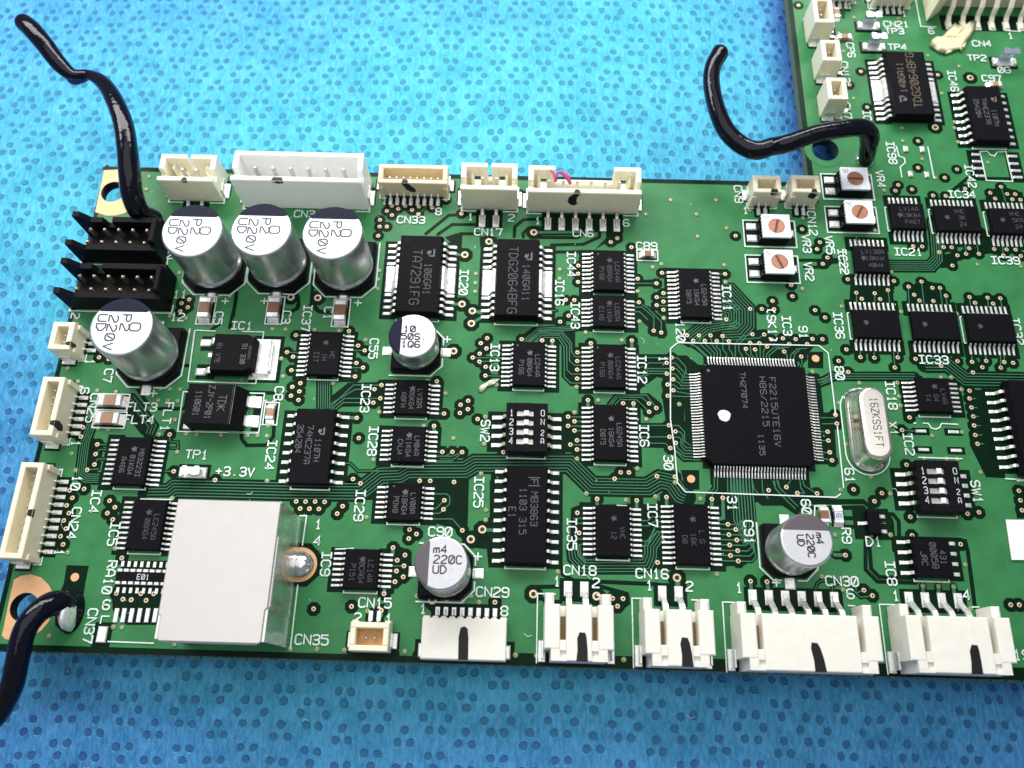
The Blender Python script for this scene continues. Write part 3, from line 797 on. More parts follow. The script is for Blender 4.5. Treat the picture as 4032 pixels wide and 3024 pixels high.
def test_clip(label, c, group=None, m='bluesteel', s=1.0, tall=1.0, rz=0):
    t = thing('test_point', label, 'test point', c, R(rz), group)
    mb = MB(); mb.box(-1.75 * s, 1.75 * s, -.75 * s, .7 * s, .1, .34, 0, .07); mb.box(-1.75 * s, -1.2 * s, -.7 * s, .6 * s, .34, .6, 0, .1); mb.box(1.2 * s, 1.75 * s, -.7 * s, .6 * s, .34, .6, 0, .1)
    obj('base', mb.build('base', 'tin'), t)
    mb = MB(); z = 1.3 * tall
    P = [(-1.2, -.45), (-.95, -.6), (-.3, -.62), (0, -.4), (.3, -.62), (.95, -.6), (1.2, -.45), (1.2, .35), (1.0, .6), (.55, .6), (.3, .35), (-.3, .35), (-.55, .6), (-1.0, .6), (-1.2, .35)]
    P = [(x * s, y * s) for x, y in P]
    tr = tessellate_polygon([[Vector((x, y, 0)) for x, y in P]]); k = len(P)
    for zz in (z, z + .14): mb.add([(x, y, zz) for x, y in P], [list(q) for q in tr])
    mb.loft([[(x, y, z) for x, y in P], [(x, y, z + .14) for x, y in P]], 0, False, False)
    mb.box(-1.0 * s, 1.0 * s, .34 * s, .48 * s, .34, z)
    obj('clip', mb.build('clip', m), t)
    GR(c, 4.2 * s, 2.3 * s)
    return t

# ------------------------------------------------------------------ bare-laminate areas
for poly in (
    [(-9.95, 63.85), (-9.11, 63.68), (-9.13, 60.74), (-11.66, 63.13)], [(9.98, 61.63), (11.66, 63.67), (11.68, 65.10), (14.09, 65.17), (14.06, 63.44), (12.79, 62.18), (11.65, 62.81)], [(-6.60, 63.36), (-4.10, 63.33), (-4.06, 62.19), (-5.52, 61.40), (-6.53, 61.75)],
    [(-27.67, 40.52), (-25.65, 40.58), (-25.55, 38.18), (-23.44, 40.22), (-17.10, 40.56), (-16.68, 37.12), (-23.87, 36.76), (-24.44, 36.33), (-27.20, 36.34)],
    [(-0.84, 47.28), (1.33, 49.17), (7.21, 49.41), (7.22, 45.27), (8.16, 44.78), (8.15, 40.75), (6.60, 40.54), (5.36, 41.84), (5.32, 46.93), (4.69, 46.91), (4.75, 40.00), (3.05, 39.95), (2.80, 47.03), (-1.15, 46.84)],
    [(15.55, 52.91), (17.48, 52.88), (19.64, 50.81), (19.89, 48.89), (19.07, 48.08), (17.50, 48.47), (17.37, 49.52), (15.67, 51.23)],
    [(15.69, 45.50), (20.23, 45.62), (21.29, 44.80), (22.01, 43.47), (18.89, 38.91), (19.01, 42.05), (18.24, 42.19), (15.86, 40.30), (15.56, 40.46)],
    [(11.36, 38.21), (12.46, 39.55), (17.08, 39.84), (18.72, 38.41), (18.52, 37.11), (16.97, 36.42), (15.94, 37.68), (14.12, 38.12), (11.97, 37.90)],
    [(5.85, 36.60), (8.44, 36.67), (8.43, 31.27), (3.48, 31.29), (3.41, 36.53)],
    [(15.58, 35.58), (21.05, 35.73), (21.72, 33.05), (21.62, 31.01), (19.10, 32.19), (15.65, 32.25)],
    [(-3.65, 28.85), (5.59, 28.72), (5.61, 25.53), (-3.74, 25.28)],
    [(11.53, 28.27), (13.04, 29.46), (14.53, 29.50), (15.04, 28.98), (15.01, 27.76), (15.97, 27.78), (17.49, 29.05), (20.32, 29.13), (20.22, 26.84), (9.30, 26.99), (10.64, 27.71)],
    [(20.06, 45.45), (22.41, 45.51), (24.65, 43.54), (24.27, 39.22), (21.80, 38.98), (21.67, 36.07), (24.26, 36.30), (23.95, 30.46), (21.26, 30.38), (19.54, 32.05), (18.89, 39.07), (19.05, 43.39)],
    [(22.27, 49.13), (25.82, 50.45), (27.91, 50.85), (28.81, 52.47), (31.21, 52.54), (30.92, 49.53), (33.70, 49.70), (34.05, 48.23), (41.86, 49.14), (42.02, 47.76), (39.94, 47.36), (38.86, 45.96), (36.92, 45.23), (25.06, 45.24), (22.49, 47.14), (22.03, 47.39)],
    [(25.31, 28.35), (37.46, 28.68), (37.48, 27.32), (40.67, 25.60), (24.25, 25.15), (24.64, 26.96)],
    [(38.77, 43.42), (40.15, 43.29), (40.00, 41.79), (41.01, 42.65), (41.46, 42.49), (41.37, 41.66), (40.27, 41.46), (39.88, 37.69), (42.34, 37.92), (42.44, 36.16), (41.46, 35.49), (41.23, 30.62), (38.24, 30.54)],
    [(-3.81, 27.26), (-3.63, 22.47), (-4.92, 21.78), (-5.40, 21.25), (-5.28, 18.50), (-3.84, 18.40), (-3.63, 16.69), (-3.33, 16.42), (3.67, 16.33), (5.67, 16.53), (5.60, 27.52)],
    [(6.72, 23.94), (8.11, 24.43), (18.96, 24.73), (17.96, 17.29), (16.80, 16.69), (8.52, 16.04), (6.59, 17.83), (6.65, 22.76)],
    [(26.76, 28.11), (30.31, 28.20), (29.92, 22.96), (30.01, 18.48), (28.35, 17.30), (25.05, 16.99), (25.69, 25.06), (26.76, 25.84)],
    [(-19.05, 27.45), (-6.50, 27.80), (-6.35, 19.77), (-6.91, 19.46), (-8.14, 20.88), (-10.80, 21.54), (-18.59, 21.33), (-18.73, 24.59), (-19.74, 25.16)],
    [(-11.49, 12.15), (-9.23, 12.21), (-9.02, 10.98), (-9.81, 10.01), (-11.00, 11.20)],
    [(-49.34, 15.71), (-43.61, 15.87), (-43.09, 8.14), (-47.27, 8.02), (-49.30, 9.73), (-49.78, 11.77), (-49.27, 14.58)],
    [(-56.10, 14.96), (-53.30, 14.96), (-53.30, 12.92), (-53.05, 8.13), (-53.80, 7.03), (-54.91, 7.00), (-55.93, 7.78), (-56.50, 10.35), (-55.96, 12.71)],
    [(58.71, 68.47), (59.77, 67.73), (58.78, 62.36), (61.68, 62.07), (61.38, 60.20), (58.08, 59.92), (57.98, 61.40)],
    [(65.81, 67.12), (67.44, 66.01), (66.83, 62.58), (65.49, 62.36), (65.35, 63.48)],
    [(59.22, 62.00), (65.71, 63.68), (65.45, 62.17), (61.89, 61.32), (61.02, 60.00), (58.28, 60.11)],
    [(46.06, 57.21), (51.91, 57.55), (51.80, 54.29), (45.54, 54.12)], [(53.89, 56.69), (56.34, 58.03), (58.99, 57.38), (59.67, 55.58), (59.60, 54.15), (53.54, 54.16)],
    [(61.93, 55.65), (65.18, 55.91), (67.69, 55.62), (67.71, 54.01), (61.34, 54.02)], [(68.01, 73.06), (70.22, 74.12), (73.22, 73.00), (73.08, 71.21), (67.36, 71.26)],
    [(41.93, 42.99), (44.45, 43.39), (53.13, 43.54), (54.18, 43.32), (53.95, 42.81), (42.16, 42.33)], [(60.05, 41.49), (63.59, 41.59), (62.74, 29.36), (60.25, 29.44), (58.90, 33.74)],
    [(63.52, 28.02), (63.90, 28.48), (64.94, 28.36), (64.14, 24.16), (63.24, 24.13)], [(39.02, 46.46), (41.06, 46.51), (40.73, 44.13), (38.78, 44.07)],
    [(43.27, 24.50), (45.18, 24.70), (46.26, 21.80), (45.35, 21.48), (43.22, 21.71)], [(39.62, 19.16), (41.52, 19.50), (41.53, 18.36), (39.53, 18.31)],
    [(15.45, 56.95), (19.02, 57.05), (18.82, 55.95), (15.42, 55.85)], [(-48.71, 52.12), (-47.04, 52.80), (-46.29, 52.19), (-46.05, 50.76), (-47.00, 49.67), (-48.28, 49.64)],
    [(-29.21, 24.52), (-24.42, 24.65), (-24.13, 23.99), (-24.76, 22.33), (-26.79, 22.13), (-29.12, 23.25)], [(-23.52, 23.11), (-22.29, 24.04), (-21.82, 23.75), (-21.74, 23.01), (-22.78, 21.65), (-23.69, 21.92)],
    [(-29.38, 17.12), (-28.21, 18.15), (-26.20, 18.28), (-24.81, 17.53), (-24.48, 15.83), (-25.13, 13.99), (-26.48, 13.39), (-27.64, 13.50), (-29.05, 14.58)],
    [(-16.12, 18.78), (-13.32, 17.99), (-12.93, 14.60), (-14.97, 13.29), (-15.59, 12.17), (-16.57, 12.14)],
    [(-57.68, 30.40), (-56.44, 31.69), (-55.58, 31.24), (-54.50, 26.00), (-56.49, 26.25)], [(-57.03, 37.48), (-52.71, 37.60), (-51.51, 36.16), (-49.01, 33.49), (-48.93, 32.21), (-49.99, 32.18), (-52.48, 34.84), (-56.00, 34.74)],
    [(20.91, 29.30), (23.29, 29.36), (23.16, 26.77), (21.39, 26.72)], [(39.07, 46.48), (41.11, 46.53), (40.85, 44.07), (38.84, 44.10)]):
    GP(poly)

# wide gaps between copper areas
for pts in ([(-6.59, 67.17), (-11.28, 66.81), (-14.43, 63.63)], [(-6.35, 65.39), (-10.69, 65.27), (-12.68, 63.58)], [(-6.62, 63.84), (-9.44, 63.76)], [(2.66, 66.60), (-0.35, 66.36), (-1.58, 65.13), (-1.62, 63.50)], [(6.51, 65.12), (0.43, 64.99), (-0.34, 64.11), (-0.32, 63.44)],
            [(0.71, 63.43), (7.51, 63.55), (8.68, 64.64)], [(10.76, 65.08), (10.66, 63.73), (8.34, 62.49), (3.79, 62.26)], [(4.22, 61.10), (9.74, 61.34)], [(-31.66, 51.72), (-31.59, 51.10), (-32.35, 50.72), (-34.11, 50.67)], [(-29.81, 51.77), (-28.57, 50.70), (-26.63, 50.61)],
            [(-29.96, 56.45), (-29.71, 52.10), (-28.52, 50.80), (-27.22, 50.71)], [(-31.70, 52.95), (-31.46, 51.52), (-32.20, 50.69), (-33.63, 50.53)], [(-40.46, 53.43), (-40.39, 49.67)], [(-40.39, 51.48), (-40.63, 47.94)], [(-43.19, 47.43), (-42.23, 48.42)],
            [(-51.65, 38.54), (-49.85, 36.37)], [(-48.21, 35.85), (-44.99, 35.93)], [(-46.35, 42.11), (-45.26, 42.14)], [(-36.89, 33.18), (-36.63, 31.92), (-35.83, 31.07), (-33.28, 31.19), (-32.52, 32.35), (-32.81, 36.35), (-32.58, 37.50)], [(-37.04, 38.52), (-32.86, 38.47), (-32.43, 36.36)],
            [(30.15, 26.08), (31.11, 25.14), (33.74, 25.21), (35.66, 23.85)], [(33.68, 26.18), (35.45, 24.66), (43.97, 25.05)], [(34.08, 26.03), (35.07, 25.61), (44.01, 25.86), (45.56, 24.27), (47.60, 24.25), (48.20, 23.38), (47.97, 21.12)],
            [(41.42, 24.89), (43.76, 24.96), (44.67, 24.09)], [(41.27, 23.56), (44.32, 23.64)], [(41.14, 22.46), (43.90, 22.53), (43.26, 17.14), (44.55, 15.74), (49.27, 15.73)], [(44.11, 20.15), (43.96, 17.30), (44.83, 16.31), (49.21, 16.29)],
            [(54.49, 21.08), (56.21, 21.06), (56.31, 19.91), (56.05, 12.92)], [(47.11, 23.87), (47.32, 23.29), (47.12, 19.66)], [(5.53, 16.38), (5.68, 15.54), (7.24, 14.74), (10.79, 14.77), (17.30, 14.67)], [(1.86, 13.90), (10.07, 14.27), (13.59, 13.39), (13.71, 12.30), (12.43, 11.31)],
            [(1.44, 13.75), (3.73, 12.16), (5.42, 12.20)], [(-37.21, 24.11), (-29.26, 24.33)], [(-24.39, 24.43), (-18.79, 24.51)], [(32.14, 25.65), (34.20, 25.70), (35.40, 24.55)], [(37.39, 25.49), (44.14, 25.68), (45.20, 24.82)],
            [(62.96, 73.12), (65.51, 75.30), (74.19, 75.43)], [(38.30, 60.69), (42.88, 60.81), (44.87, 61.05)], [(39.83, 59.61), (42.93, 59.70), (43.66, 60.46), (45.48, 60.69)], [(-40.38, 52.71), (-40.41, 49.67)], [(48.97, 42.51), (52.54, 42.69)]):
    G(pts, .50)

def bundle(pts, n, sp=.36, w=.12):
    P = [Vector(q) for q in pts]
    G([tuple(q) for q in P], n * sp + .35)
    for k in range(n):
        d = (k - (n - 1) / 2) * sp; out = []
        for i, q in enumerate(P):
            a = P[i - 1] if i else None; e = P[i + 1] if i < len(P) - 1 else None
            u = (q - a).normalized() if a is not None else (e - q).normalized()
            v = (e - q).normalized() if e is not None else u
            m_ = Vector((-u.y - v.y, u.x + v.x)).normalized(); kk = 1 / max(.5, m_.dot(Vector((-u.y, u.x))))
            out.append(tuple(q + m_ * d * kk))
        TR(out, w, 0)
bundle([(-47.62, 24.31), (-45.04, 24.39), (-44.34, 25.08), (-29.06, 25.17), (-20.34, 25.32), (-17.94, 27.46), (-15.50, 27.65), (-14.50, 28.32), (-7.06, 28.56), (-5.79, 29.41), (6.48, 29.75), (9.37, 26.87), (16.54, 26.92), (18.12, 27.92), (19.66, 27.58), (20.69, 26.02), (21.33, 25.77)], 6, .40)
bundle([(-26.70, 40.63), (-26.25, 36.45)], 6, .30)
bundle([(0.12, 46.79), (2.14, 48.72), (7.21, 49.15)], 3, .26)
bundle([(27.84, 55.46), (28.80, 55.31), (30.86, 52.68), (30.74, 50.40), (29.71, 49.24), (27.49, 49.09)], 7, .40)
bundle([(27.71, 52.80), (29.13, 52.48), (29.02, 50.71), (25.32, 49.91), (23.00, 47.93)], 6, .36)
bundle([(-56.80, 33.43), (-57.18, 30.88), (-56.78, 26.54), (-55.86, 26.08), (-54.37, 26.12)], 5, .27)
bundle([(-52.32, 37.20), (-48.68, 33.34), (-48.94, 32.29)], 3, .42)
bundle([(40.12, 41.97), (41.25, 42.47), (42.00, 42.95), (53.08, 43.22)], 3, .36)
bundle([(54.74, 45.02), (57.70, 45.10), (59.84, 43.01), (68.47, 43.08)], 5, .42)
bundle([(51.77, 60.12), (57.81, 60.25), (58.88, 61.43), (59.25, 65.40), (59.27, 67.71)], 5, .34)
bundle([(7.09, 18.99), (7.24, 17.70), (8.24, 16.67), (16.09, 16.89), (16.63, 18.11), (16.67, 19.25), (17.88, 21.02)], 5, .36)
bundle([(32.94, 28.23), (33.16, 27.33), (34.36, 25.86), (35.43, 24.77)], 2, .5)
bundle([(33.14, 28.18), (33.20, 27.20), (34.40, 25.88)], 2, .5)
for pts in ([(-18.87, 39.98), (-22.63, 39.91), (-25.26, 36.88), (-25.21, 36.39)], [(-19.76, 39.36), (-22.34, 39.29), (-25.59, 37.03), (-25.53, 36.47)], [(-18.86, 38.08), (-23.68, 37.95), (-24.94, 36.73), (-24.98, 36.40)], [(-19.75, 37.44), (-23.77, 37.36), (-24.68, 36.41)],
            [(0.82, 46.89), (2.38, 48.58), (5.31, 48.66), (6.66, 46.97), (6.74, 45.51), (7.14, 44.89), (8.31, 44.87)], [(1.06, 46.85), (2.46, 48.27), (5.23, 48.31), (6.43, 46.70), (6.43, 44.22), (7.06, 43.60), (8.31, 43.60)],
            [(1.54, 46.83), (2.65, 47.96), (5.00, 48.03), (6.03, 46.43), (6.10, 42.87), (6.67, 42.29), (8.31, 42.31)], [(1.77, 46.83), (2.87, 47.62), (4.84, 47.64), (5.67, 46.25), (5.74, 41.85), (6.60, 40.99), (8.30, 41.00)],
            [(15.67, 44.94), (20.37, 45.08)], [(15.64, 43.55), (16.57, 43.61), (17.21, 44.21), (19.63, 44.28)], [(15.62, 42.79), (16.24, 42.84), (17.03, 43.38), (20.38, 43.47)], [(15.58, 41.54), (17.32, 42.67), (19.60, 42.68)],
            [(15.60, 42.20), (16.38, 42.31), (17.02, 43.00), (19.51, 43.06)], [(-6.77, 44.34), (-2.57, 44.40)], [(-5.84, 43.77), (-4.04, 43.90), (-3.59, 44.29), (-2.65, 44.35)], [(-4.95, 43.02), (-2.61, 43.00)], [(-4.94, 41.73), (-2.49, 41.71)],
            [(6.26, 36.17), (8.37, 36.18)], [(7.12, 35.55), (8.36, 35.57)], [(6.27, 34.89), (8.36, 34.93)], [(7.12, 34.26), (8.36, 34.29)], [(7.45, 32.94), (8.36, 32.96)], [(6.58, 32.32), (8.36, 32.34)], [(7.45, 31.68), (8.35, 31.68)],
            [(7.50, 45.50), (8.39, 45.47)], [(7.47, 44.22), (8.39, 44.23)], [(7.47, 42.95), (8.39, 42.96)], [(7.45, 41.65), (8.38, 41.66)],
            [(11.74, 38.06), (12.76, 39.43), (16.76, 39.54), (18.01, 37.74)], [(12.05, 38.03), (12.91, 39.15), (16.14, 39.19), (17.03, 38.33)], [(12.43, 38.01), (13.21, 38.83), (15.51, 38.81), (17.04, 37.15)],
            [(15.55, 52.61), (16.51, 52.63), (18.14, 51.12), (18.04, 49.04)], [(15.53, 51.90), (16.17, 51.91), (17.25, 50.74)], [(16.52, 53.03), (17.31, 52.51), (19.15, 50.44), (19.06, 48.78)],
            [(15.57, 35.23), (19.60, 35.34)], [(15.53, 33.64), (19.61, 33.75)], [(15.51, 32.80), (19.05, 32.85), (19.65, 32.21)], [(15.56, 34.78), (16.64, 35.26)],
            [(20.44, 45.07), (21.14, 45.08), (22.18, 43.81), (22.21, 42.72), (22.59, 42.70)], [(19.58, 44.28), (20.80, 44.31), (21.98, 42.96), (21.95, 42.26), (22.57, 42.28)], [(20.41, 43.47), (20.92, 43.49), (21.73, 42.45), (21.70, 41.85), (22.55, 41.88)], [(19.60, 42.68), (20.73, 42.68), (21.47, 41.78), (21.60, 41.42), (22.53, 41.44)],
            [(20.39, 41.88), (21.22, 41.44), (21.43, 41.02), (22.51, 41.04)], [(19.63, 41.12), (20.51, 41.09), (21.11, 40.59), (22.49, 40.63)], [(20.37, 40.31), (21.08, 40.11), (22.46, 39.86)], [(19.60, 39.50), (22.44, 39.46)],
            [(19.63, 35.34), (20.88, 35.37), (21.63, 34.47), (21.57, 33.20), (22.27, 32.72)], [(20.42, 34.51), (21.07, 34.45), (21.36, 33.99), (21.31, 32.80), (21.80, 32.31), (22.40, 32.33)], [(19.60, 33.75), (20.88, 33.73), (21.10, 33.50), (21.06, 32.56), (21.63, 31.92), (22.45, 31.94)],
            [(20.43, 32.93), (20.62, 32.23), (21.46, 31.52), (22.51, 31.55)], [(19.66, 32.21), (20.21, 32.03), (21.28, 30.77), (22.47, 30.70), (23.51, 30.72)], [(20.21, 32.03), (21.44, 31.13), (22.49, 31.12)],
            [(25.76, 45.23), (25.71, 45.77), (24.45, 47.11), (24.24, 48.45)], [(26.15, 45.24), (26.19, 45.95), (25.09, 47.21), (25.00, 47.67)], [(26.59, 45.25), (26.60, 46.14), (25.95, 47.15), (25.84, 48.49)], [(27.01, 45.26), (27.03, 46.32), (26.59, 46.82), (26.64, 47.68)],
            [(27.84, 45.28), (27.84, 45.91), (27.40, 46.50), (27.49, 48.49)], [(28.66, 45.31), (28.69, 45.85), (28.27, 46.52), (28.30, 47.73)], [(29.05, 45.32), (29.13, 47.23)], [(29.94, 45.34), (29.97, 45.72), (29.58, 46.30), (29.62, 47.25)], [(31.16, 45.34), (30.51, 46.07), (30.55, 46.62)],
            [(31.55, 45.33), (31.20, 45.92), (31.19, 47.51)], [(31.97, 45.35), (31.97, 45.77), (31.80, 46.59)], [(32.41, 45.36), (32.55, 47.55)], [(32.84, 45.32), (32.93, 46.48), (33.48, 47.06)], [(33.26, 45.33), (33.32, 45.98), (34.42, 47.00), (36.38, 47.05)],
            [(33.65, 45.31), (33.70, 45.82), (34.79, 46.77), (35.74, 46.87)], [(36.07, 45.29), (36.12, 45.88), (35.74, 46.35)], [(36.54, 45.30), (36.59, 45.90), (37.57, 46.86), (38.88, 46.95)], [(37.01, 45.31), (37.13, 46.08), (37.84, 46.65)], [(38.01, 45.71), (38.06, 44.92), (37.75, 44.15)],
            [(25.21, 45.21), (23.28, 47.25)], [(25.45, 45.22), (23.96, 46.75), (22.96, 47.15)], [(31.61, 48.86), (30.29, 48.56), (29.29, 47.67)], [(33.23, 48.87), (32.49, 48.36), (30.58, 48.14), (29.26, 47.24)],
            [(39.65, 36.96), (41.71, 37.02)], [(39.87, 36.12), (41.80, 36.19)], [(39.30, 34.99), (40.46, 35.02)], [(39.32, 33.77), (40.42, 33.80)], [(39.45, 32.13), (40.43, 32.20)], [(39.52, 31.35), (40.61, 31.12)], [(39.90, 42.37), (40.84, 42.48), (41.51, 43.00)],
            [(40.01, 41.95), (40.88, 42.11), (41.63, 42.66)], [(25.16, 28.27), (25.08, 26.97), (24.30, 26.20)], [(25.57, 28.28), (25.49, 26.83), (24.74, 26.06)], [(26.86, 28.24), (26.79, 26.42)], [(27.26, 28.25), (27.18, 26.43)], [(27.67, 28.26), (27.58, 26.44)], [(28.04, 28.27), (27.99, 26.45)],
            [(28.41, 28.28), (28.36, 26.46)], [(28.83, 28.29), (28.76, 26.47)], [(29.23, 28.30), (29.17, 26.48)], [(29.63, 28.31), (29.58, 26.50)], [(30.04, 28.32), (30.17, 27.11), (30.71, 26.38)], [(31.30, 28.28), (31.27, 26.69), (31.91, 25.81)], [(34.99, 28.31), (34.36, 27.38)],
            [(36.17, 28.26), (36.22, 27.28), (36.61, 26.69), (35.69, 26.63)], [(36.57, 28.28), (36.69, 27.60), (38.22, 26.66)],
            [(-11.03, 25.25), (-9.26, 25.30), (-8.82, 24.86), (-8.82, 23.96), (-9.56, 23.30)], [(-10.91, 23.31), (-10.47, 23.40), (-9.54, 24.43)], [(-11.02, 22.71), (-10.00, 22.77), (-9.56, 23.30)], [(-11.12, 22.00), (-8.35, 22.08), (-7.01, 20.65)],
            [(-15.52, 16.68), (-14.95, 16.69)], [(-15.46, 15.98), (-14.06, 16.02)], [(-15.56, 15.35), (-14.94, 15.36)], [(-15.60, 14.04), (-15.03, 14.06)],
            [(15.68, 22.52), (16.40, 22.54), (17.00, 23.04), (18.17, 23.12)], [(15.66, 21.86), (16.53, 21.89), (17.05, 22.38), (18.15, 22.49)], [(15.61, 19.91), (16.62, 20.00), (16.91, 20.99), (17.33, 21.81), (18.12, 21.84)], [(15.59, 19.29), (16.31, 19.39), (16.70, 20.41), (17.52, 21.16), (18.17, 21.17)],
            [(7.38, 21.97), (8.33, 21.97)], [(7.02, 22.55), (8.33, 22.63)], [(7.45, 19.98), (8.32, 20.00)], [(8.32, 19.35), (7.81, 19.29), (7.53, 19.00), (7.74, 17.86), (8.53, 17.17)],
            [(-11.04, 30.27), (-8.79, 30.33), (-7.55, 30.91)], [(-11.08, 30.85), (-10.13, 30.87)], [(-11.00, 29.65), (-8.91, 29.68), (-7.90, 30.51)], [(-9.69, 30.31), (-8.82, 30.91)], [(-22.56, 45.69), (-23.66, 45.66)], [(-21.59, 44.99), (-23.59, 44.94)], [(-22.55, 43.10), (-23.56, 43.07)],
            [(-21.59, 42.45), (-23.50, 42.39)], [(-22.55, 41.13), (-23.53, 41.13)], [(-32.21, 44.45), (-30.31, 44.41)], [(-31.29, 43.79), (-30.39, 43.76)], [(-31.28, 41.81), (-30.32, 41.84)], [(-31.30, 47.02), (-30.46, 46.99)], [(-11.09, 36.13), (-10.21, 36.16)], [(-22.78, 28.94), (-22.04, 29.01), (-20.89, 27.99), (-15.83, 28.16)],
            [(-55.46, 30.64), (-54.25, 30.65)], [(-55.41, 29.32), (-55.02, 29.97), (-54.11, 29.99)], [(-55.27, 27.92), (-55.05, 28.67), (-54.02, 28.78)], [(-56.06, 27.18), (-54.63, 27.37)], [(-46.20, 32.26), (-46.04, 31.34)], [(-44.80, 27.30), (-45.93, 27.30)], [(-45.87, 31.27), (-44.97, 31.29), (-44.79, 30.44), (-45.72, 30.41)],
            [(15.54, 56.37), (18.67, 56.40)], [(15.56, 57.04), (16.04, 57.06)], [(15.47, 53.33), (16.11, 53.35)], [(19.50, 58.10), (20.20, 58.09)], [(27.19, 58.13), (28.45, 58.16)], [(18.63, 54.22), (20.21, 54.23)], [(18.59, 52.93), (20.16, 52.96)], [(19.59, 54.88), (20.23, 54.86)],
            [(39.05, 19.15), (40.95, 18.87)], [(36.80, 14.58), (37.00, 15.21), (37.54, 15.65), (38.96, 15.73)], [(38.83, 14.50), (38.96, 15.06), (39.79, 15.50)], [(41.01, 15.12), (41.76, 14.31), (42.72, 14.64)], [(41.37, 14.57), (42.26, 13.77), (43.69, 14.01)],
            [(50.83, 109.42), (50.60, 105.78)], [(54.08, 56.84), (53.86, 54.17)], [(56.09, 57.70), (55.94, 54.23)], [(58.54, 56.76), (58.48, 54.12)], [(59.18, 55.54), (59.12, 54.13)], [(46.68, 55.68), (46.58, 54.15)], [(49.25, 55.66), (49.10, 54.22)], [(51.17, 56.22), (51.16, 54.28)],
            [(62.45, 55.44), (62.38, 54.04)], [(64.96, 55.40), (64.83, 53.93)], [(66.73, 55.36), (66.75, 53.99)], [(70.18, 73.88), (70.39, 71.34)], [(64.95, 62.40), (64.95, 64.04)], [(63.11, 62.35), (63.30, 63.99)], [(68.41, 62.25), (68.53, 63.85)],
            [(46.06, 45.85), (46.16, 46.65)], [(47.95, 45.80), (48.03, 46.62)], [(51.14, 45.93), (51.28, 46.79)], [(50.54, 44.43), (50.69, 46.69)], [(61.15, 45.56), (61.27, 46.47)], [(63.09, 45.75), (63.16, 46.60)], [(65.51, 45.65), (65.74, 46.67)], [(64.89, 44.79), (65.19, 46.66)],
            [(59.91, 40.22), (60.76, 40.24)], [(59.96, 38.95), (60.69, 38.94)], [(59.99, 37.69), (60.71, 37.73)], [(59.88, 36.42), (60.71, 36.45)], [(59.81, 35.10), (60.72, 35.16)], [(59.90, 33.89), (60.73, 33.94)], [(50.27, 35.52), (51.96, 35.44)], [(43.54, 43.62), (44.48, 43.64)],
            [(4.63, 51.78), (-0.34, 51.65)] , [(-19.76, 68.94), (-19.70, 68.15)], [(-17.82, 68.99), (-17.76, 68.20)], [(-15.79, 69.04), (-15.73, 68.12)], [(-14.78, 69.07), (-14.71, 68.09), (-15.73, 66.84)]):
    TR(pts, .13, .5)
# short wide stubs from pads to their vias
for pts in ([(-24.03, 47.86), (-23.93, 46.82)], [(-11.45, 40.75), (-11.40, 40.05)], [(-21.76, 35.24), (-22.64, 35.25)], [(-11.44, 34.40), (-11.39, 33.56)], [(4.06, 47.15), (4.07, 46.21)], [(14.98, 47.49), (14.95, 46.33)], [(9.34, 46.92), (9.34, 46.01)], [(8.91, 38.60), (8.91, 37.57)], [(14.99, 38.28), (14.97, 37.33)],
            [(15.09, 25.11), (15.06, 23.88)], [(10.02, 25.18), (10.02, 24.33)], [(18.92, 25.65), (18.88, 24.50)], [(24.69, 25.56), (24.62, 24.36)], [(26.10, 25.75), (26.01, 23.15), (25.42, 22.98)], [(-15.60, 18.24), (-15.57, 17.36)], [(1.19, 64.24), (7.68, 64.46)], [(-8.61, 60.28), (-9.93, 60.30)],
            [(-8.63, 52.41), (-10.00, 52.37)], [(-5.24, 62.54), (-4.56, 62.09)], [(-7.14, 51.38), (-5.93, 51.14)], [(-7.14, 51.38), (-5.93, 51.14)], [(-7.19, 49.46), (-6.03, 50.28)], [(-7.20, 51.31), (-5.92, 51.35)], [(-9.43, 45.24), (-10.38, 45.21)], [(19.81, 15.51), (19.77, 14.53)], [(-4.51, 20.84), (-3.35, 20.80)], [(-16.26, 12.59), (-16.24, 13.26)],
            [(20.00, 15.52), (19.96, 14.54)], [(-16.44, 10.57), (-16.39, 9.96)], [(50.06, 15.37), (49.94, 14.53)], [(51.97, 15.38), (51.84, 14.59)], [(53.82, 15.37), (53.75, 14.64)], [(28.87, 15.34), (28.87, 14.37)], [(30.90, 15.33), (30.96, 14.43)], [(39.59, 18.88), (40.95, 18.87)]):
    TR(pts, .42, .95)
P_ = [[(26.54, 22.35), (27.48, 21.72), (26.57, 21.04), (27.53, 20.39), (26.58, 19.74), (27.54, 19.05), (26.60, 18.43), (27.53, 17.77)]][0]
for k, q in enumerate(P_):
    y = q[1]; x1 = (28.10, 21.88)[0] + .20 * k
    top = (27.35, 28.12)
    TR([(q[0] - 2.4, y), q, (x1 - .3, y), (x1 + .25, y + .55), (x1 + .25 - .02 * k, top[1] - 8.2 + .0 * k), (top[0] + .38 * k, top[1] - 5.2 - .3 * k), (top[0] + .38 * k, top[1] + .4)], .14, .4)

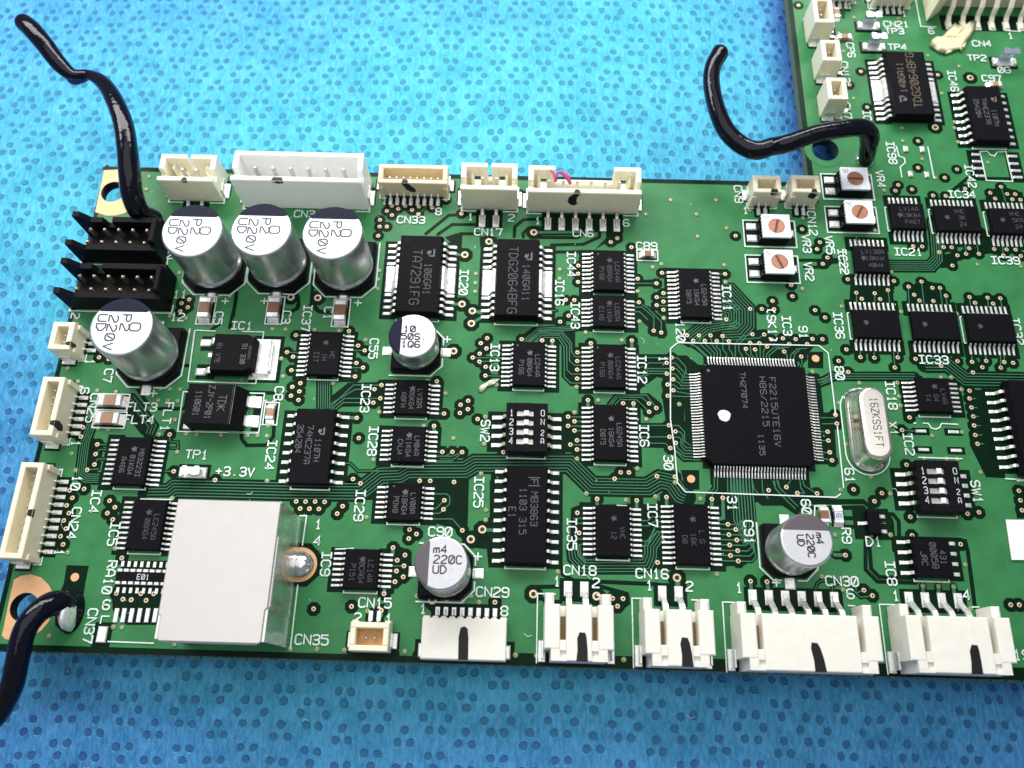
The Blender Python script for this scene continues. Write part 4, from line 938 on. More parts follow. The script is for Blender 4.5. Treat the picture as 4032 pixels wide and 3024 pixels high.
# ------------------------------------------------------------------ vias
VDARK = ([(-19.70, 68.15), (-18.74, 67.68), (-17.76, 68.20), (-16.70, 67.54), (-15.73, 68.12), (-13.78, 68.01), (-20.39, 67.28), (-19.58, 66.58), (-15.73, 66.84), (-11.84, 69.41), (-21.27, 65.72), (-21.22, 64.60), (-20.17, 64.63), (-21.29, 63.06)]
 + [(-46.92, 52.08), (-47.90, 51.48), (-46.93, 50.86), (-47.87, 50.23)] + [(-9.44, 67.09), (12.31, 62.92), (13.26, 63.58), (15.27, 62.15), (7.63, 58.95), (7.59, 57.65), (7.59, 56.33), (16.04, 57.06), (18.67, 56.40), (5.87, 53.46), (7.08, 53.46), (16.11, 53.35), (18.63, 54.22), (18.58, 52.97)]
 + [(30.35, 64.46), (37.66, 54.88), (37.65, 56.64), (34.81, 54.07), (34.91, 52.79), (40.61, 52.80), (19.50, 58.10), (28.45, 58.16), (42.41, 63.70), (41.88, 62.55), (43.23, 61.21), (42.47, 60.17), (19.59, 54.88), (18.63, 54.22), (19.54, 53.56), (18.59, 52.93), (19.49, 52.28), (31.59, 52.75), (33.22, 52.78), (40.06, 65.81)]
 + [(-57.77, 42.98), (-56.39, 42.76), (-46.20, 32.26), (-55.93, 24.66), (-55.46, 30.64), (-55.41, 29.32), (-55.27, 27.92), (-56.06, 27.18), (-57.84, 32.92), (-57.83, 31.65), (-44.80, 27.30), (-39.26, 26.29)]
 + [(-31.30, 47.02), (-24.03, 47.86), (-32.21, 44.45), (-31.29, 43.79), (-31.28, 41.81), (-22.56, 45.69), (-21.59, 44.99), (-22.55, 43.10), (-21.59, 42.45), (-22.55, 41.13), (-29.83, 39.96), (-30.85, 39.40), (-29.83, 38.77), (-30.88, 38.12), (-29.80, 37.54), (-18.87, 39.98), (-19.76, 39.36), (-18.86, 38.08), (-19.75, 37.44), (-11.45, 40.75), (-10.21, 36.16), (-21.76, 35.24), (-21.24, 32.45), (-11.44, 34.40), (-10.13, 30.87), (-8.82, 30.91), (-7.55, 30.91), (-21.46, 26.91), (-20.44, 26.36), (-8.39, 26.88), (-12.84, 26.91), (-11.48, 26.95)]
 + [(-4.91, 47.29), (-5.75, 46.51), (-4.94, 45.74), (-5.84, 44.94), (-6.77, 44.34), (-5.84, 43.77), (-4.95, 43.02), (-4.94, 41.73), (-0.16, 47.26), (2.67, 47.15), (4.06, 47.15), (6.28, 51.01), (5.11, 50.06), (-7.09, 38.06), (-8.08, 37.46), (-7.08, 36.86), (-8.12, 36.30), (-5.72, 35.51), (9.34, 46.92), (14.98, 47.49), (18.04, 49.04), (19.06, 48.78), (7.50, 45.50), (7.47, 44.22), (7.47, 42.95), (7.45, 41.65), (8.91, 38.60), (13.60, 38.27), (14.99, 38.28), (17.06, 38.33), (18.01, 37.71), (17.04, 37.15), (-2.15, 31.06), (6.26, 36.17), (7.12, 35.55), (6.27, 34.89), (7.12, 34.26), (7.45, 32.94), (6.58, 32.32), (7.45, 31.68), (13.10, 28.77), (14.17, 28.77), (12.30, 27.88), (20.37, 45.08), (19.63, 44.28), (20.38, 43.47), (19.60, 42.68), (20.42, 41.88), (19.64, 41.12), (20.38, 40.31), (19.60, 39.50), (19.60, 35.34), (20.42, 34.51), (19.61, 33.75), (20.40, 32.93), (19.65, 32.21), (17.77, 28.37), (20.11, 28.36)]
 + [(31.63, 52.76), (33.22, 52.73), (34.90, 52.78), (40.65, 52.79), (41.89, 51.71), (43.03, 45.19), (44.14, 43.62), (39.81, 48.39), (41.18, 48.39), (22.60, 48.47), (23.41, 47.68), (24.24, 48.48), (25.00, 47.69), (25.84, 48.53), (26.64, 47.72), (27.49, 48.49), (28.30, 47.73), (31.61, 48.86), (33.23, 48.87), (30.55, 46.64), (31.20, 47.55), (31.80, 46.59), (32.47, 47.55), (33.48, 47.06), (34.15, 48.15), (35.75, 48.36), (36.55, 47.52), (37.49, 48.29), (39.02, 47.59), (35.75, 46.39), (38.01, 45.71), (41.75, 37.42), (41.80, 36.19), (40.46, 35.02), (40.42, 33.80), (40.43, 32.20), (40.61, 31.12), (32.04, 26.91), (34.36, 27.38), (35.69, 26.63), (38.22, 26.66), (42.96, 27.32), (28.16, 51.04)]
 + [(28.87, 15.34), (30.90, 15.33), (26.54, 22.35), (27.48, 21.72), (26.57, 21.04), (27.53, 20.39), (26.58, 19.74), (27.54, 19.05), (26.60, 18.43), (27.53, 17.77), (18.90, 25.65), (26.10, 25.75), (24.69, 25.56), (15.09, 25.11), (17.47, 17.32)]
 + [(13.09, 12.80), (12.40, 11.88), (11.82, 12.79), (-2.60, 11.94), (10.02, 25.18), (7.50, 23.30), (7.71, 20.74), (-7.02, 20.65), (-9.51, 24.44), (-9.55, 23.27)]
 + [(-28.45, 23.79), (-27.24, 23.80), (-26.02, 23.83), (-24.80, 23.82), (-27.83, 22.87), (-26.64, 22.88), (-25.43, 22.88), (-22.44, 23.32), (-23.04, 22.35), (-13.69, 20.58), (-12.78, 20.03), (-13.71, 19.42), (-15.60, 18.24), (-14.03, 17.36), (-14.95, 16.69), (-14.06, 16.02), (-14.94, 15.36), (-14.05, 14.68), (-15.03, 14.06), (-16.26, 12.59), (-24.71, 10.52), (-20.11, 10.95), (-16.44, 10.57)]
 + [(-52.34, 23.21), (-51.49, 22.38), (-52.30, 21.60), (-51.45, 20.81), (-55.89, 24.69), (-57.74, 24.41), (-57.20, 23.45), (-57.71, 22.46), (-57.20, 21.47), (-57.65, 20.51), (-57.14, 19.48), (-57.61, 18.50), (-57.07, 17.50), (-49.17, 11.72), (-48.24, 11.03), (-47.21, 10.99), (-46.15, 11.76), (-45.37, 10.97), (-44.56, 11.78), (-49.36, 16.02)]
 + [(40.95, 18.87), (42.72, 14.64), (43.69, 14.01), (49.61, 21.57), (49.73, 23.94), (55.53, 20.64), (60.43, 13.38), (61.48, 13.41)] + [(46.06, 45.85), (47.95, 45.80), (51.14, 45.93), (50.54, 44.43), (53.53, 45.78), (59.18, 45.61), (56.84, 44.85), (61.15, 45.56), (63.09, 45.75), (65.51, 45.65), (66.70, 45.56), (62.41, 44.80), (64.89, 44.79), (61.01, 44.01), (60.10, 41.33), (51.52, 37.31), (50.27, 35.52), (50.21, 30.78), (45.44, 25.84), (46.52, 26.94), (57.04, 24.55), (58.53, 24.78), (59.91, 40.22), (59.96, 38.95), (59.99, 37.69), (59.88, 36.42), (59.81, 35.10), (59.90, 33.89), (64.13, 27.73), (64.08, 26.48), (64.04, 25.19), (44.28, 46.94)]
 + [(41.92, 62.56), (42.45, 63.68), (43.26, 61.23), (42.46, 60.20), (45.72, 57.78), (52.21, 57.69), (55.02, 73.77), (54.46, 72.76), (56.95, 73.06), (59.90, 72.10), (61.74, 72.06), (64.81, 73.41), (70.18, 73.88), (68.38, 72.77), (70.85, 72.64), (72.02, 72.63), (68.93, 71.79), (71.42, 71.72), (72.60, 71.69), (55.74, 63.41), (57.02, 63.39), (60.09, 63.38), (61.23, 63.37), (59.33, 62.53), (63.71, 63.29), (63.11, 62.35), (61.84, 62.07), (64.95, 62.40), (60.87, 60.40), (67.28, 63.25), (69.03, 63.24), (70.31, 63.24), (68.41, 62.25), (70.88, 62.22), (54.16, 56.85), (56.09, 57.70), (57.47, 56.74), (58.54, 56.76), (54.75, 55.59), (59.18, 55.54), (55.37, 54.69), (57.29, 54.68), (62.45, 55.44), (64.96, 55.40), (66.73, 55.36), (63.07, 54.56), (65.57, 54.49), (46.68, 55.68), (49.25, 55.66), (51.17, 56.22), (47.33, 54.76), (49.89, 54.78), (62.11, 75.25), (64.17, 76.79), (58.40, 76.90)]
 + [(43.53, 108.06), (49.94, 92.08), (64.03, 94.41), (59.11, 81.73), (52.19, 87.85), (52.05, 94.76)])
VPLAIN = ([(-20.68, 57.40), (-20.69, 55.97), (-20.68, 54.51)] + [(-56.33, 72.36), (-56.34, 70.08), (-49.09, 56.27), (-42.81, 52.73), (-41.31, 52.77)] + [(17.49, 67.74), (18.22, 59.01), (-6.90, 57.26), (-6.90, 55.79), (-6.87, 54.43), (5.01, 58.27), (4.99, 56.81), (6.31, 51.03), (15.99, 55.11)]
 + [(21.22, 70.28), (27.87, 70.45), (24.90, 67.94), (29.14, 65.73), (24.87, 64.21), (18.19, 59.01), (19.48, 59.55), (28.43, 59.64), (40.37, 67.71), (32.69, 68.83), (28.42, 56.90), (39.18, 56.13)]
 + [(-61.71, 41.27), (-59.90, 39.42), (-57.04, 38.14), (-54.50, 38.05), (-48.57, 38.70), (-47.29, 38.66), (-45.96, 38.64), (-48.58, 37.02), (-47.29, 37.01), (-45.98, 37.01), (-55.74, 35.36), (-55.80, 32.90), (-54.47, 32.75), (-45.87, 34.34), (-44.06, 32.43), (-42.64, 32.39), (-39.46, 32.43), (-35.92, 32.44), (-47.61, 32.25), (-58.59, 29.35), (-57.57, 27.09), (-44.80, 29.92), (-46.92, 49.21), (-49.22, 49.50), (-61.83, 47.89)]
 + [(-34.66, 47.87), (-32.84, 47.89), (-28.82, 47.94), (-25.42, 47.88), (-21.61, 46.63), (-32.87, 43.49), (-32.31, 40.89), (-25.40, 40.08), (-34.19, 37.24), (-33.08, 37.20), (-33.37, 33.80), (-35.92, 32.41), (-34.61, 32.45), (-33.37, 32.44), (-32.53, 26.40), (-18.87, 36.16), (-10.19, 39.06), (-12.81, 34.40), (-8.80, 32.79), (-19.06, 29.58), (-12.77, 40.81)]
 + [(-3.41, 40.49), (7.40, 40.43), (8.64, 48.53), (13.61, 47.50), (16.10, 50.39), (19.49, 51.01), (-4.71, 35.87), (-4.72, 32.12), (10.29, 38.64), (7.12, 36.83), (16.63, 36.12), (7.45, 30.42), (15.27, 29.34), (21.09, 38.35), (-4.96, 28.08), (8.66, 25.84)]
 + [(39.33, 43.55), (42.40, 39.14), (42.63, 33.39), (45.41, 29.05), (41.26, 27.24), (44.40, 53.52)] + [(13.70, 25.14), (17.50, 25.69), (23.23, 25.59), (24.79, 16.11), (37.77, 16.18)] + [(5.08, 15.85), (0.09, 5.86), (2.60, 5.85), (13.04, 5.69), (-4.13, 23.35), (-4.13, 22.09), (-4.54, 11.93), (-5.55, 12.61), (20.08, 27.62)]
 + [(-19.26, 22.01), (-12.21, 12.43), (-18.12, 10.50), (-23.80, 5.88), (-20.50, 5.87), (-13.22, 5.91), (-26.97, 5.79), (-8.49, 12.06), (-6.51, 11.94), (-5.56, 12.61)] + [(-56.27, 16.52), (-50.46, 17.21), (-56.33, 6.46), (-48.76, 7.75), (-47.73, 7.71), (-41.03, 5.95), (-44.41, 23.76)]
 + [(46.91, 21.60), (44.49, 21.53), (55.69, 18.14), (53.82, 15.37), (50.06, 15.37), (51.97, 15.38), (40.18, 14.65), (37.74, 16.21), (39.94, 21.40), (55.48, 12.83)] + [(45.45, 42.05), (42.61, 33.37), (45.40, 29.03), (50.55, 42.22), (50.52, 40.29), (50.54, 38.99), (59.05, 41.50), (56.58, 43.19), (57.95, 43.22), (54.14, 34.87), (58.14, 35.48), (59.62, 30.08), (47.59, 26.90), (52.59, 31.80), (55.53, 31.80), (56.91, 31.78)]
 + [(52.83, 72.81), (52.04, 59.11), (64.43, 60.69), (70.57, 60.57), (44.46, 53.52), (52.57, 52.92), (60.23, 52.80), (69.01, 78.15), (60.69, 75.23), (59.24, 78.50), (39.28, 56.12), (50.63, 65.88)] + [(52.27, 105.76), (59.43, 105.78), (67.63, 96.20), (64.10, 90.84), (50.30, 89.53), (65.12, 81.76), (65.01, 84.32), (65.19, 85.43), (49.81, 98.75), (47.86, 102.27), (49.40, 102.47), (56.80, 81.75), (57.01, 84.15), (63.08, 98.25)])
VLARGE = [(1.19, 64.24), (-5.24, 62.54), (-8.61, 60.28), (-8.63, 52.41), (-7.14, 51.38)] + [(-7.19, 49.46)] + [(-9.43, 45.24)] + [(-32.71, 52.83), (-28.91, 52.84)] + [(-5.90, 19.56), (-10.28, 11.97)] + [(-4.51, 20.84), (2.09, 13.05), (9.85, 13.01), (19.81, 15.51)] + [(69.01, 93.98), (62.08, 84.35)]
allv = []
def vdup(c): return any((c[0] - d[0]) ** 2 + (c[1] - d[1]) ** 2 < .3 for d, _ in allv)
for c in VLARGE:
    allv.append((c, 'b')); gapmb.disc(c, 1.2, gz(), 8)
for c in VDARK:
    if not vdup(c): allv.append((c, 'n')); gapmb.disc(c, .90, gz(), 8)
for c in VPLAIN:
    if not vdup(c): allv.append((c, 's'))
allv.sort(key=lambda q: ({'b': 0, 'n': 1, 's': 2}[q[1]], q[0][1]))
vrest = MB()
VMS = {'n': VM, 's': VS, 'b': VB}
for i, (c, k) in enumerate(allv):
    if i < 296: obj('via', VMS[k], board, (c[0], c[1], 0))
    else:
        me = VMS[k]; o0 = len(vrest.v)
        vrest.v += [(q.co.x + c[0], q.co.y + c[1], q.co.z) for q in me.vertices]
        for pl in me.polygons: vrest.f.append([j + o0 for j in pl.vertices]); vrest.m.append(pl.material_index); vrest.s.append(False)
tag(obj('via_field', vrest.build('via_field', ['ring', 'halo', 'hole']), board), kind='stuff')
# fiducials
for c in ((39.94, 45.48), (22.16, 28.14), (-54.71, 13.51)):
    mb = MB(); mb.disc(c, .52, .09, 20); obj('fiducial', mb.build('fiducial', 'copper'), board)
# margins without copper
G([(XL + .3, YB), (XL + .3, YT)], .6); G([(XL, YT - .35), (XU, YT - .35)], .7); G([(XL, YB + .35), (90, YB + .35)], .7)
for a, b in (((-19.66, 5.33), (-14.34, 5.28)), ((-11.74, 5.55), (90, YB))):
    G([(a[0], YB + .85), (b[0], YB + .85)], 1.1)
G([(XU + .4, YT), (XU + .4, 135)], .8)

# ------------------------------------------------------------------ printed legends
for s, c, a in (('CN33', (-16.72, 65.84), 0), ('1', (-20.87, 69.00), 0), ('8', (-12.81, 67.35), 0), ('CN31', (-31.85, 66.41), 0), ('1', (-8.07, 66.60), 0), ('2', (-2.12, 66.57), 0), ('CN17', (-5.38, 64.10), 0),
    ('1', (1.74, 66.19), 0), ('6', (14.61, 66.15), 0), ('CN6', (8.34, 64.28), 0), ('IC20', (-8.56, 55.84), -90), ('IC16', (5.01, 54.57), -90), ('IC44', (6.64, 59.14), -90), ('C89', (17.45, 62.40), 0),
    ('IC43', (7.21, 51.09), -90), ('2', (-62.33, 49.11), -90), ('12', (-48.06, 49.32), 0), ('1', (-48.83, 52.84), 0), ('1', (-47.78, 52.87), 0), ('2', (-50.81, 59.05), 0), ('C5', (-42.36, 49.30), -90),
    ('C3', (-32.94, 49.69), -90), ('C1', (-27.18, 50.45), -90), ('IC1', (-38.94, 48.25), 0), ('IC37', (-30.10, 49.66), -90), ('C7', (-55.97, 40.33), -90), ('1', (-58.81, 42.27), -90), ('6', (-58.67, 38.06), -90),
    ('CN25', (-57.12, 35.68), -90), ('FLT3', (-50.55, 35.99), 0), ('FLT4', (-50.60, 34.21), 0), ('FLT1', (-46.96, 34.67), -90), ('TP1', (-42.16, 29.62), 0), ('C8', (-32.54, 38.40), -90),
    ('C55', (-20.39, 45.28), -90), ('IC23', (-20.84, 38.06), -90), ('IC28', (-19.34, 32.11), -90), ('IC24', (-32.49, 29.84), -90), ('10', (-57.10, 25.44), -90), ('1', (-58.28, 30.69), -90), ('IC4', (-54.15, 23.08), -90),
    ('CN24', (-56.23, 20.21), -90), ('1', (-57.31, 16.49), -90), ('IC5', (-50.94, 19.00), -90), ('RA10', (-50.40, 13.63), -90), ('6', (-50.10, 10.32), 0), ('CN37', (-51.58, 7.79), -90), ('CN35', (-24.51, 6.92), 0),
    ('1', (-25.26, 20.92), 0), ('4', (-25.17, 18.81), 0), ('IC9', (-23.78, 16.02), -90), ('IC29', (-20.28, 23.50), -90), ('C90', (-9.79, 20.40), 0), ('CN15', (-17.26, 11.46), 0), ('2', (-19.23, 9.61), 0),
    ('1', (-15.42, 9.58), 0), ('1', (-11.31, 10.95), 0), ('CN29', (-2.93, 13.14), 0), ('8', (-1.41, 10.92), 0), ('IC25', (-5.15, 25.67), -90), ('IC35', (6.80, 20.57), -90), ('IC7', (17.04, 23.27), -90),
    ('CN18', (7.81, 16.09), 0), ('1', (5.00, 14.68), 0), ('2', (9.79, 14.61), 0), ('CN16', (16.75, 15.92), 0), ('1', (16.38, 14.51), 0), ('2', (21.30, 14.51), 0), ('31', (27.25, 25.03), -90), ('60', (36.63, 24.84), -90),
    ('C91', (29.12, 21.40), -90), ('R9', (41.33, 21.31), -90), ('CN30', (40.12, 15.66), 0), ('1', (27.40, 14.50), 0), ('6', (41.00, 14.15), 0), ('D1', (44.67, 20.67), 0), ('IC8', (46.31, 16.80), -90),
    ('1', (46.54, 14.09), 0), ('4', (55.18, 14.40), 0), ('CN19', (59.58, 7.53), 0), ('SW2', (-4.64, 33.91), -90), ('IC13', (-3.75, 44.46), -90), ('IC12', (16.25, 43.23), -90), ('IC6', (16.29, 33.81), -90),
    ('1', (19.19, 44.83), -90), ('30', (19.32, 30.25), -90), ('120', (21.70, 48.94), -90), ('IC11', (28.46, 54.36), -90), ('(SK1)', (34.41, 50.33), -90), ('IC3', (36.47, 50.30), -90), ('91', (38.64, 49.31), -90),
    ('80', (42.95, 43.40), -90), ('61', (42.66, 29.13), -90), ('IC36', (43.65, 50.53), -90), ('IC33', (55.93, 45.73), 0), ('IC32', (68.10, 50.32), -90), ('IC18', (49.51, 40.38), -90), ('IC2', (50.88, 33.59), -90),
    ('SW1', (58.66, 27.43), -90), ('X1', (49.10, 35.68), -90), ('IC21', (54.86, 62.44), 0), ('IC34', (64.10, 72.36), 0), ('IC39', (68.50, 61.41), 0), ('IC22', (45.39, 60.60), -90), ('VR2', (40.34, 58.87), -90),
    ('VR3', (40.45, 63.40), -90), ('VR5', (43.75, 63.27), -90), ('VR4', (52.49, 74.75), -90), ('CN12', (41.62, 66.83), -90), ('CN9', (31.23, 71.50), -90), ('1', (32.10, 68.76), 0), ('IC42', (65.94, 75.62), -90),
    ('IC98', (54.77, 79.46), -90), ('CN7', (48.97, 87.05), -90), ('CN13', (49.51, 94.54), -90), ('CP5', (48.47, 99.01), -90), ('CP6', (50.92, 98.96), -90), ('TP3', (58.37, 102.97), 0), ('CN21', (58.85, 104.45), 0),
    ('TP4', (58.39, 99.74), 0), ('CN4', (71.93, 100.80), 0), ('TP2', (70.66, 97.88), 0), ('0G', (74.54, 95.59), 0), ('C97', (72.27, 93.91), 0), ('6', (64.27, 103.17), 0), ('1', (76.81, 102.56), 0),
    ('IC46', (66.17, 93.23), -90), ('IC40', (51.94, 85.19), -90), ('1', (60.44, 106.64), 0), ('1', (51.80, 108.11), 0)):
    silk_text(s, c, a)
silk_text('+3.3V', (-36.84, 27.48), 0, 1.12)
for c in ((-41.80, 51.95), (-36.33, 52.10), (-23.19, 52.19), (-49.36, 37.94), (-10.39, 46.93), (-4.91, 17.44), (32.02, 15.26)):
    if c is not None: silk_text('+', c, 0, 1.5)
for pts in ([(19.82, 36.18), (20.23, 46.39), (21.24, 47.31), (40.58, 47.41), (41.72, 46.34), (41.75, 37.42)], [(41.80, 35.82), (41.68, 27.43)], [(19.82, 36.18), (20.21, 31.99), (20.37, 27.60), (21.37, 26.39), (40.57, 26.22), (41.24, 26.72)], [(51.89, 36.52), (52.27, 36.53)],
            [(53.11, 36.56), (53.86, 36.53), (54.14, 35.90), (54.72, 35.76), (55.29, 36.01), (55.60, 36.58), (57.71, 36.52)], [(51.82, 31.83), (57.54, 31.80)], [(55.63, 80.74), (55.80, 78.87), (56.54, 78.58), (56.59, 77.76), (55.71, 76.91), (55.71, 75.08)], [(60.38, 80.76), (60.46, 75.01)],
            [(68.10, 80.03), (68.16, 74.91), (72.04, 74.82), (71.99, 80.13), (70.69, 80.03), (70.12, 79.25), (69.48, 79.55), (69.24, 80.12), (68.10, 80.03)], [(43.18, 39.71), (43.16, 40.21), (43.84, 40.80), (45.12, 41.21)], [(-27.79, 21.95), (-26.89, 21.98), (-26.98, 18.19)], [(-26.98, 13.38), (-26.97, 5.79)],
            [(-49.43, 8.97), (-50.41, 8.95), (-50.40, 8.07)], [(-49.12, 6.03), (-43.47, 5.99)], [(62.74, 109.74), (62.75, 104.08), (65.23, 104.02)], [(76.09, 103.60), (78.53, 103.43), (79.57, 105.35)], [(54.86, 109.53), (54.81, 107.58), (55.82, 107.49)], [(-45.33, 47.37), (-45.02, 39.80), (-35.83, 39.71), (-35.77, 47.37), (-38.80, 47.38)], [(-42.46, 47.33), (-45.33, 47.37)],
            [(-44.78, 38.31), (-45.39, 38.29), (-45.21, 32.71), (-34.87, 32.76)], [(-36.87, 38.36), (-34.46, 38.35), (-34.49, 32.85), (-38.51, 32.79)], [(-48.44, 23.54), (-44.38, 23.58)], [(-22.83, 17.87), (-20.46, 18.01)], [(12.51, 24.40), (13.83, 24.36)], [(45.63, 23.09), (46.50, 23.09)], [(39.44, 24.55), (39.56, 22.93)],
            [(38.92, 23.06), (37.47, 23.02), (37.74, 25.02), (39.20, 25.02)], [(62.58, 29.28), (65.10, 29.20)]):
    silk_line(pts, .16)

# ------------------------------------------------------------------ integrated circuits
def cen(*q):
    return (sum(p[0] for p in q) / len(q), sum(p[1] for p in q) / len(q))
def tss(label, c, n, lines, rz=0, mk='laser_dim', **k):
    bl = {7: 5.0, 8: 5.0, 10: 6.5, 12: 7.8}[n]
    marks = [('*i', .1, bl * .24, .85)]
    xs = (1.15, .1, -1.0); ys = (-.3, -.6, -.6)
    for s, x, y in zip(lines, xs, ys):
        if s: marks.append((s, x, y * (bl / 6.5), .62))
    return chip('ic', label, c, n, .65, 4.4, bl, 1.1, 6.3, .265, rz, marks, mk, pad=.55, **k)
GT = 'fine-pitch black chips on the green board'
tss('black fine-pitch chip below the wide white six-pin connector, right of printed IC44', cen((8.09, 60.83), (15.66, 54.86)), 10, ('LC244A', '08AG4', 'P166'), group=GT, dot=(-1.5, 2.5, .12, 1))
tss('short black fine-pitch chip close under the chip marked IC44, beside printed IC43', cen((8.15, 53.40), (15.39, 49.55)), 7, ('LC02A', '11KG4', 'E1VG'), group=GT)
tss('black fine-pitch chip standing alone between the white trimmers and the 120-pin chip, beside printed IC11', cen((20.20, 58.09), (27.61, 51.11)), 12, ('LG245A', '16KG4', 'D8T5'), mk='laser', group=GT)
tss('black fine-pitch chip right of printed IC13, beside the pale flux flake', cen((-2.71, 46.19), (4.52, 40.40)), 10, ('LC244A', '08AG4', 'P166'), mk='laser', group=GT, dot=(-1.6, 2.6, .12, 1))
tss('black fine-pitch chip left of printed IC12 with tracks looping into its left pins', cen((8.16, 46.15), (15.40, 40.34)), 10, ('LC244A', '08AG4', 'P166'), group=GT, dot=(-1.6, 2.6, .12, 1))
tss('longer black fine-pitch chip left of printed IC6, right of the four-way switch SW2', cen((8.14, 37.47), (15.37, 30.30)), 12, ('LG245A', '16KG4', 'D8T5'), mk='laser', group=GT, dot=(-1.6, 3.0, .3, 0))
tss('black fine-pitch chip right of printed IC37, above the wide chip IC24', cen((-30.46, 47.03), (-23.29, 41.09)), 10, ('HC', '1H', 'IIT'), group=GT)
tss('black fine-pitch chip right of printed IC23, under the small can capacitor', cen((-18.30, 39.99), (-10.94, 36.17)), 7, ('LV32A', '06KG4', 'A9FH'), mk='laser', group=GT, dot=(-1.5, 1.9, .35, 0))
tss('black fine-pitch chip right of printed IC28', cen((-18.14, 33.49), (-11.00, 29.62)), 7, ('LM04A', '11KG4', 'CNJ4'), mk='laser', group=GT)
tss('black fine-pitch chip right of printed IC29, above the can capacitor C90', cen((-18.18, 25.93), (-10.90, 22.01)), 7, ('LV08A', '1BAG4', 'POW8'), mk='laser', group=GT, dot=(-1.4, 1.9, .12, 1))
tss('black fine-pitch chip right of printed IC9, left of the can capacitor C90', cen((-22.84, 17.33), (-15.55, 13.42)), 7, ('LC14A', '0CAG4', 'P151'), group=GT)
tss('black fine-pitch chip left of the TP1 clip, below the two tan filters', cen((-54.45, 31.27), (-45.74, 25.40)), 10, ('MB3223I', '01KG4', 'A466'), mk='laser', group=GT)
tss('black fine-pitch chip beside printed IC5, partly overhung by the tall metal USB socket', cen((-50.05, 23.05), (-43.27, 17.23)), 10, ('LC245A', '08AG4', ''), group=GT)
tss('black fine-pitch chip right of printed IC35, above the two-pin connector CN18', cen((8.33, 23.91), (15.48, 18.07)), 10, ('VHC', '12', ''), group=GT)
tss('black fine-pitch chip right of printed IC7, left of the leaning can C91', cen((18.19, 24.44), (25.42, 17.21)), 12, ('L G', '16K', 'D8'), group=GT)
tss('black fine-pitch chip beside printed IC18, upper right of the oval crystal can', cen((51.17, 42.21), (58.53, 38.31)), 7, ('LV4A', 'G4', 'T4'), group=GT)
for lab, c, n, ln in (('black chip with pins above and below, leftmost of the middle row, beside printed IC36', cen((45.52, 53.94), (51.60, 47.05)), 10, ('', '', '')),
    ('black chip with pins above and below, centre of the row above printed IC33', cen((53.51, 53.98), (59.63, 46.93)), 10, ('', '', '')),
    ('black chip with pins above and below, rightmost of the row, beside printed IC32', cen((61.12, 53.83), (67.10, 46.85)), 10, ('', '', '')),
    ('black chip with pins above and below, directly under printed IC34', cen((59.35, 71.04), (65.32, 64.24)), 10, ('VHC', '3K', '24')),
    ('black chip with pins above and below at the right frame edge above printed IC39', cen((67.19, 70.76), (73.33, 64.07)), 10, ('VHC', '5KA', '24')),
    ('small black chip with pins above and below, just above printed IC21', cen((53.08, 71.27), (57.36, 64.40)), 7, ('LV14A', '19K84', 'P467')),
    ('small black chip with pins above and below, right of printed IC22', cen((46.76, 63.92), (51.39, 57.26)), 8, ('LV138A', '18KN4', '40H4'))):
    tss(lab, c, n, ln, rz=90, group=GT, bot=False, mk='laser_dim')
for c in (cen((45.52, 53.94), (51.60, 47.05)), cen((53.51, 53.98), (59.63, 46.93)), cen((61.12, 53.83), (67.10, 46.85)), cen((59.35, 71.04), (65.32, 64.24)), cen((67.19, 70.76), (73.33, 64.07)), cen((53.08, 71.27), (57.36, 64.40)), cen((46.76, 63.92), (51.39, 57.26))):
    w = 3.55 if abs(c[0] - cen((53.08, 71.27), (57.36, 64.40))[0]) > 4.5 else 2.75
    silk_line([(c[0] - w + .3, c[1] + 2), (c[0] - w, c[1] + 2), (c[0] - w, c[1] - 2), (c[0] - w + .3, c[1] - 2)], .15)

GW = 'wide black chips with heavy leads'
chip('ic', 'wide black chip with a half-round notch, right of printed IC24', cen((-31.21, 35.18), (-22.53, 26.45)), 8, 1.27, 5.3, 10.3, 1.7, 7.6, .42, 0,
     [('*t', 1.0, 2.0, .85, -90, 'tan_mark'), ('1107H', .75, -.6, .72), ('74HC237A', -.45, .1, .75), ('354204', -1.75, .85, .75)], notch=True, group=GW, pad=.35)
chip('ic', 'longest wide black chip with ten leads a side, right of printed IC25', cen((-3.21, 28.40), (5.24, 16.94)), 10, 1.27, 5.3, 12.6, 1.8, 7.6, .42, 0,
     [('*f', .9, 4.1, .75), ('MB3863', .95, .6, .85), ('1103 315', -.45, .3, .85), ('E1', -1.8, 0.1, .85)], group=GW, pad=.35)
chip('ic', 'eight-lead black chip with grey top below the switch SW1, right of printed IC8', cen((47.69, 20.65), (54.67, 16.89)), 4, 1.27, 4.6, 5.1, 1.6, 6.6, .42, 0,
     [('431', 1.15, -.1, .7), ('00058', .05, .1, .75), ('JRC', -1.2, -.3, .7)], group=GW, pad=.35, dot=(-1.4, 1.7, .45, 0))
chip('ic', 'black chip with seven leads a side at the upper right, beside printed IC46', cen((65.72, 90.44), (73.46, 81.53)), 8, 1.27, 5.3, 10.3, 1.7, 7.6, .42, 0,
     [('*t', 1.2, 2.6, .8, -90, 'tan_mark'), ('1107H', .9, -.9, .7), ('74HC237A', -.3, .3, .7), ('354204', -1.5, .8, .7)], notch=True, group=GW, pad=.35)
c_ = (67.76, 35.87)
chip('ic', 'big black chip cut by the right frame edge below printed IC33', c_, 9, 1.27, 7.5, 13.0, 2.3, 10.4, .42, 0, [('C', -1.4, 4.0, .9)], group=GW, pad=.4, dot=(-2.9, 5.3, .35, 0))
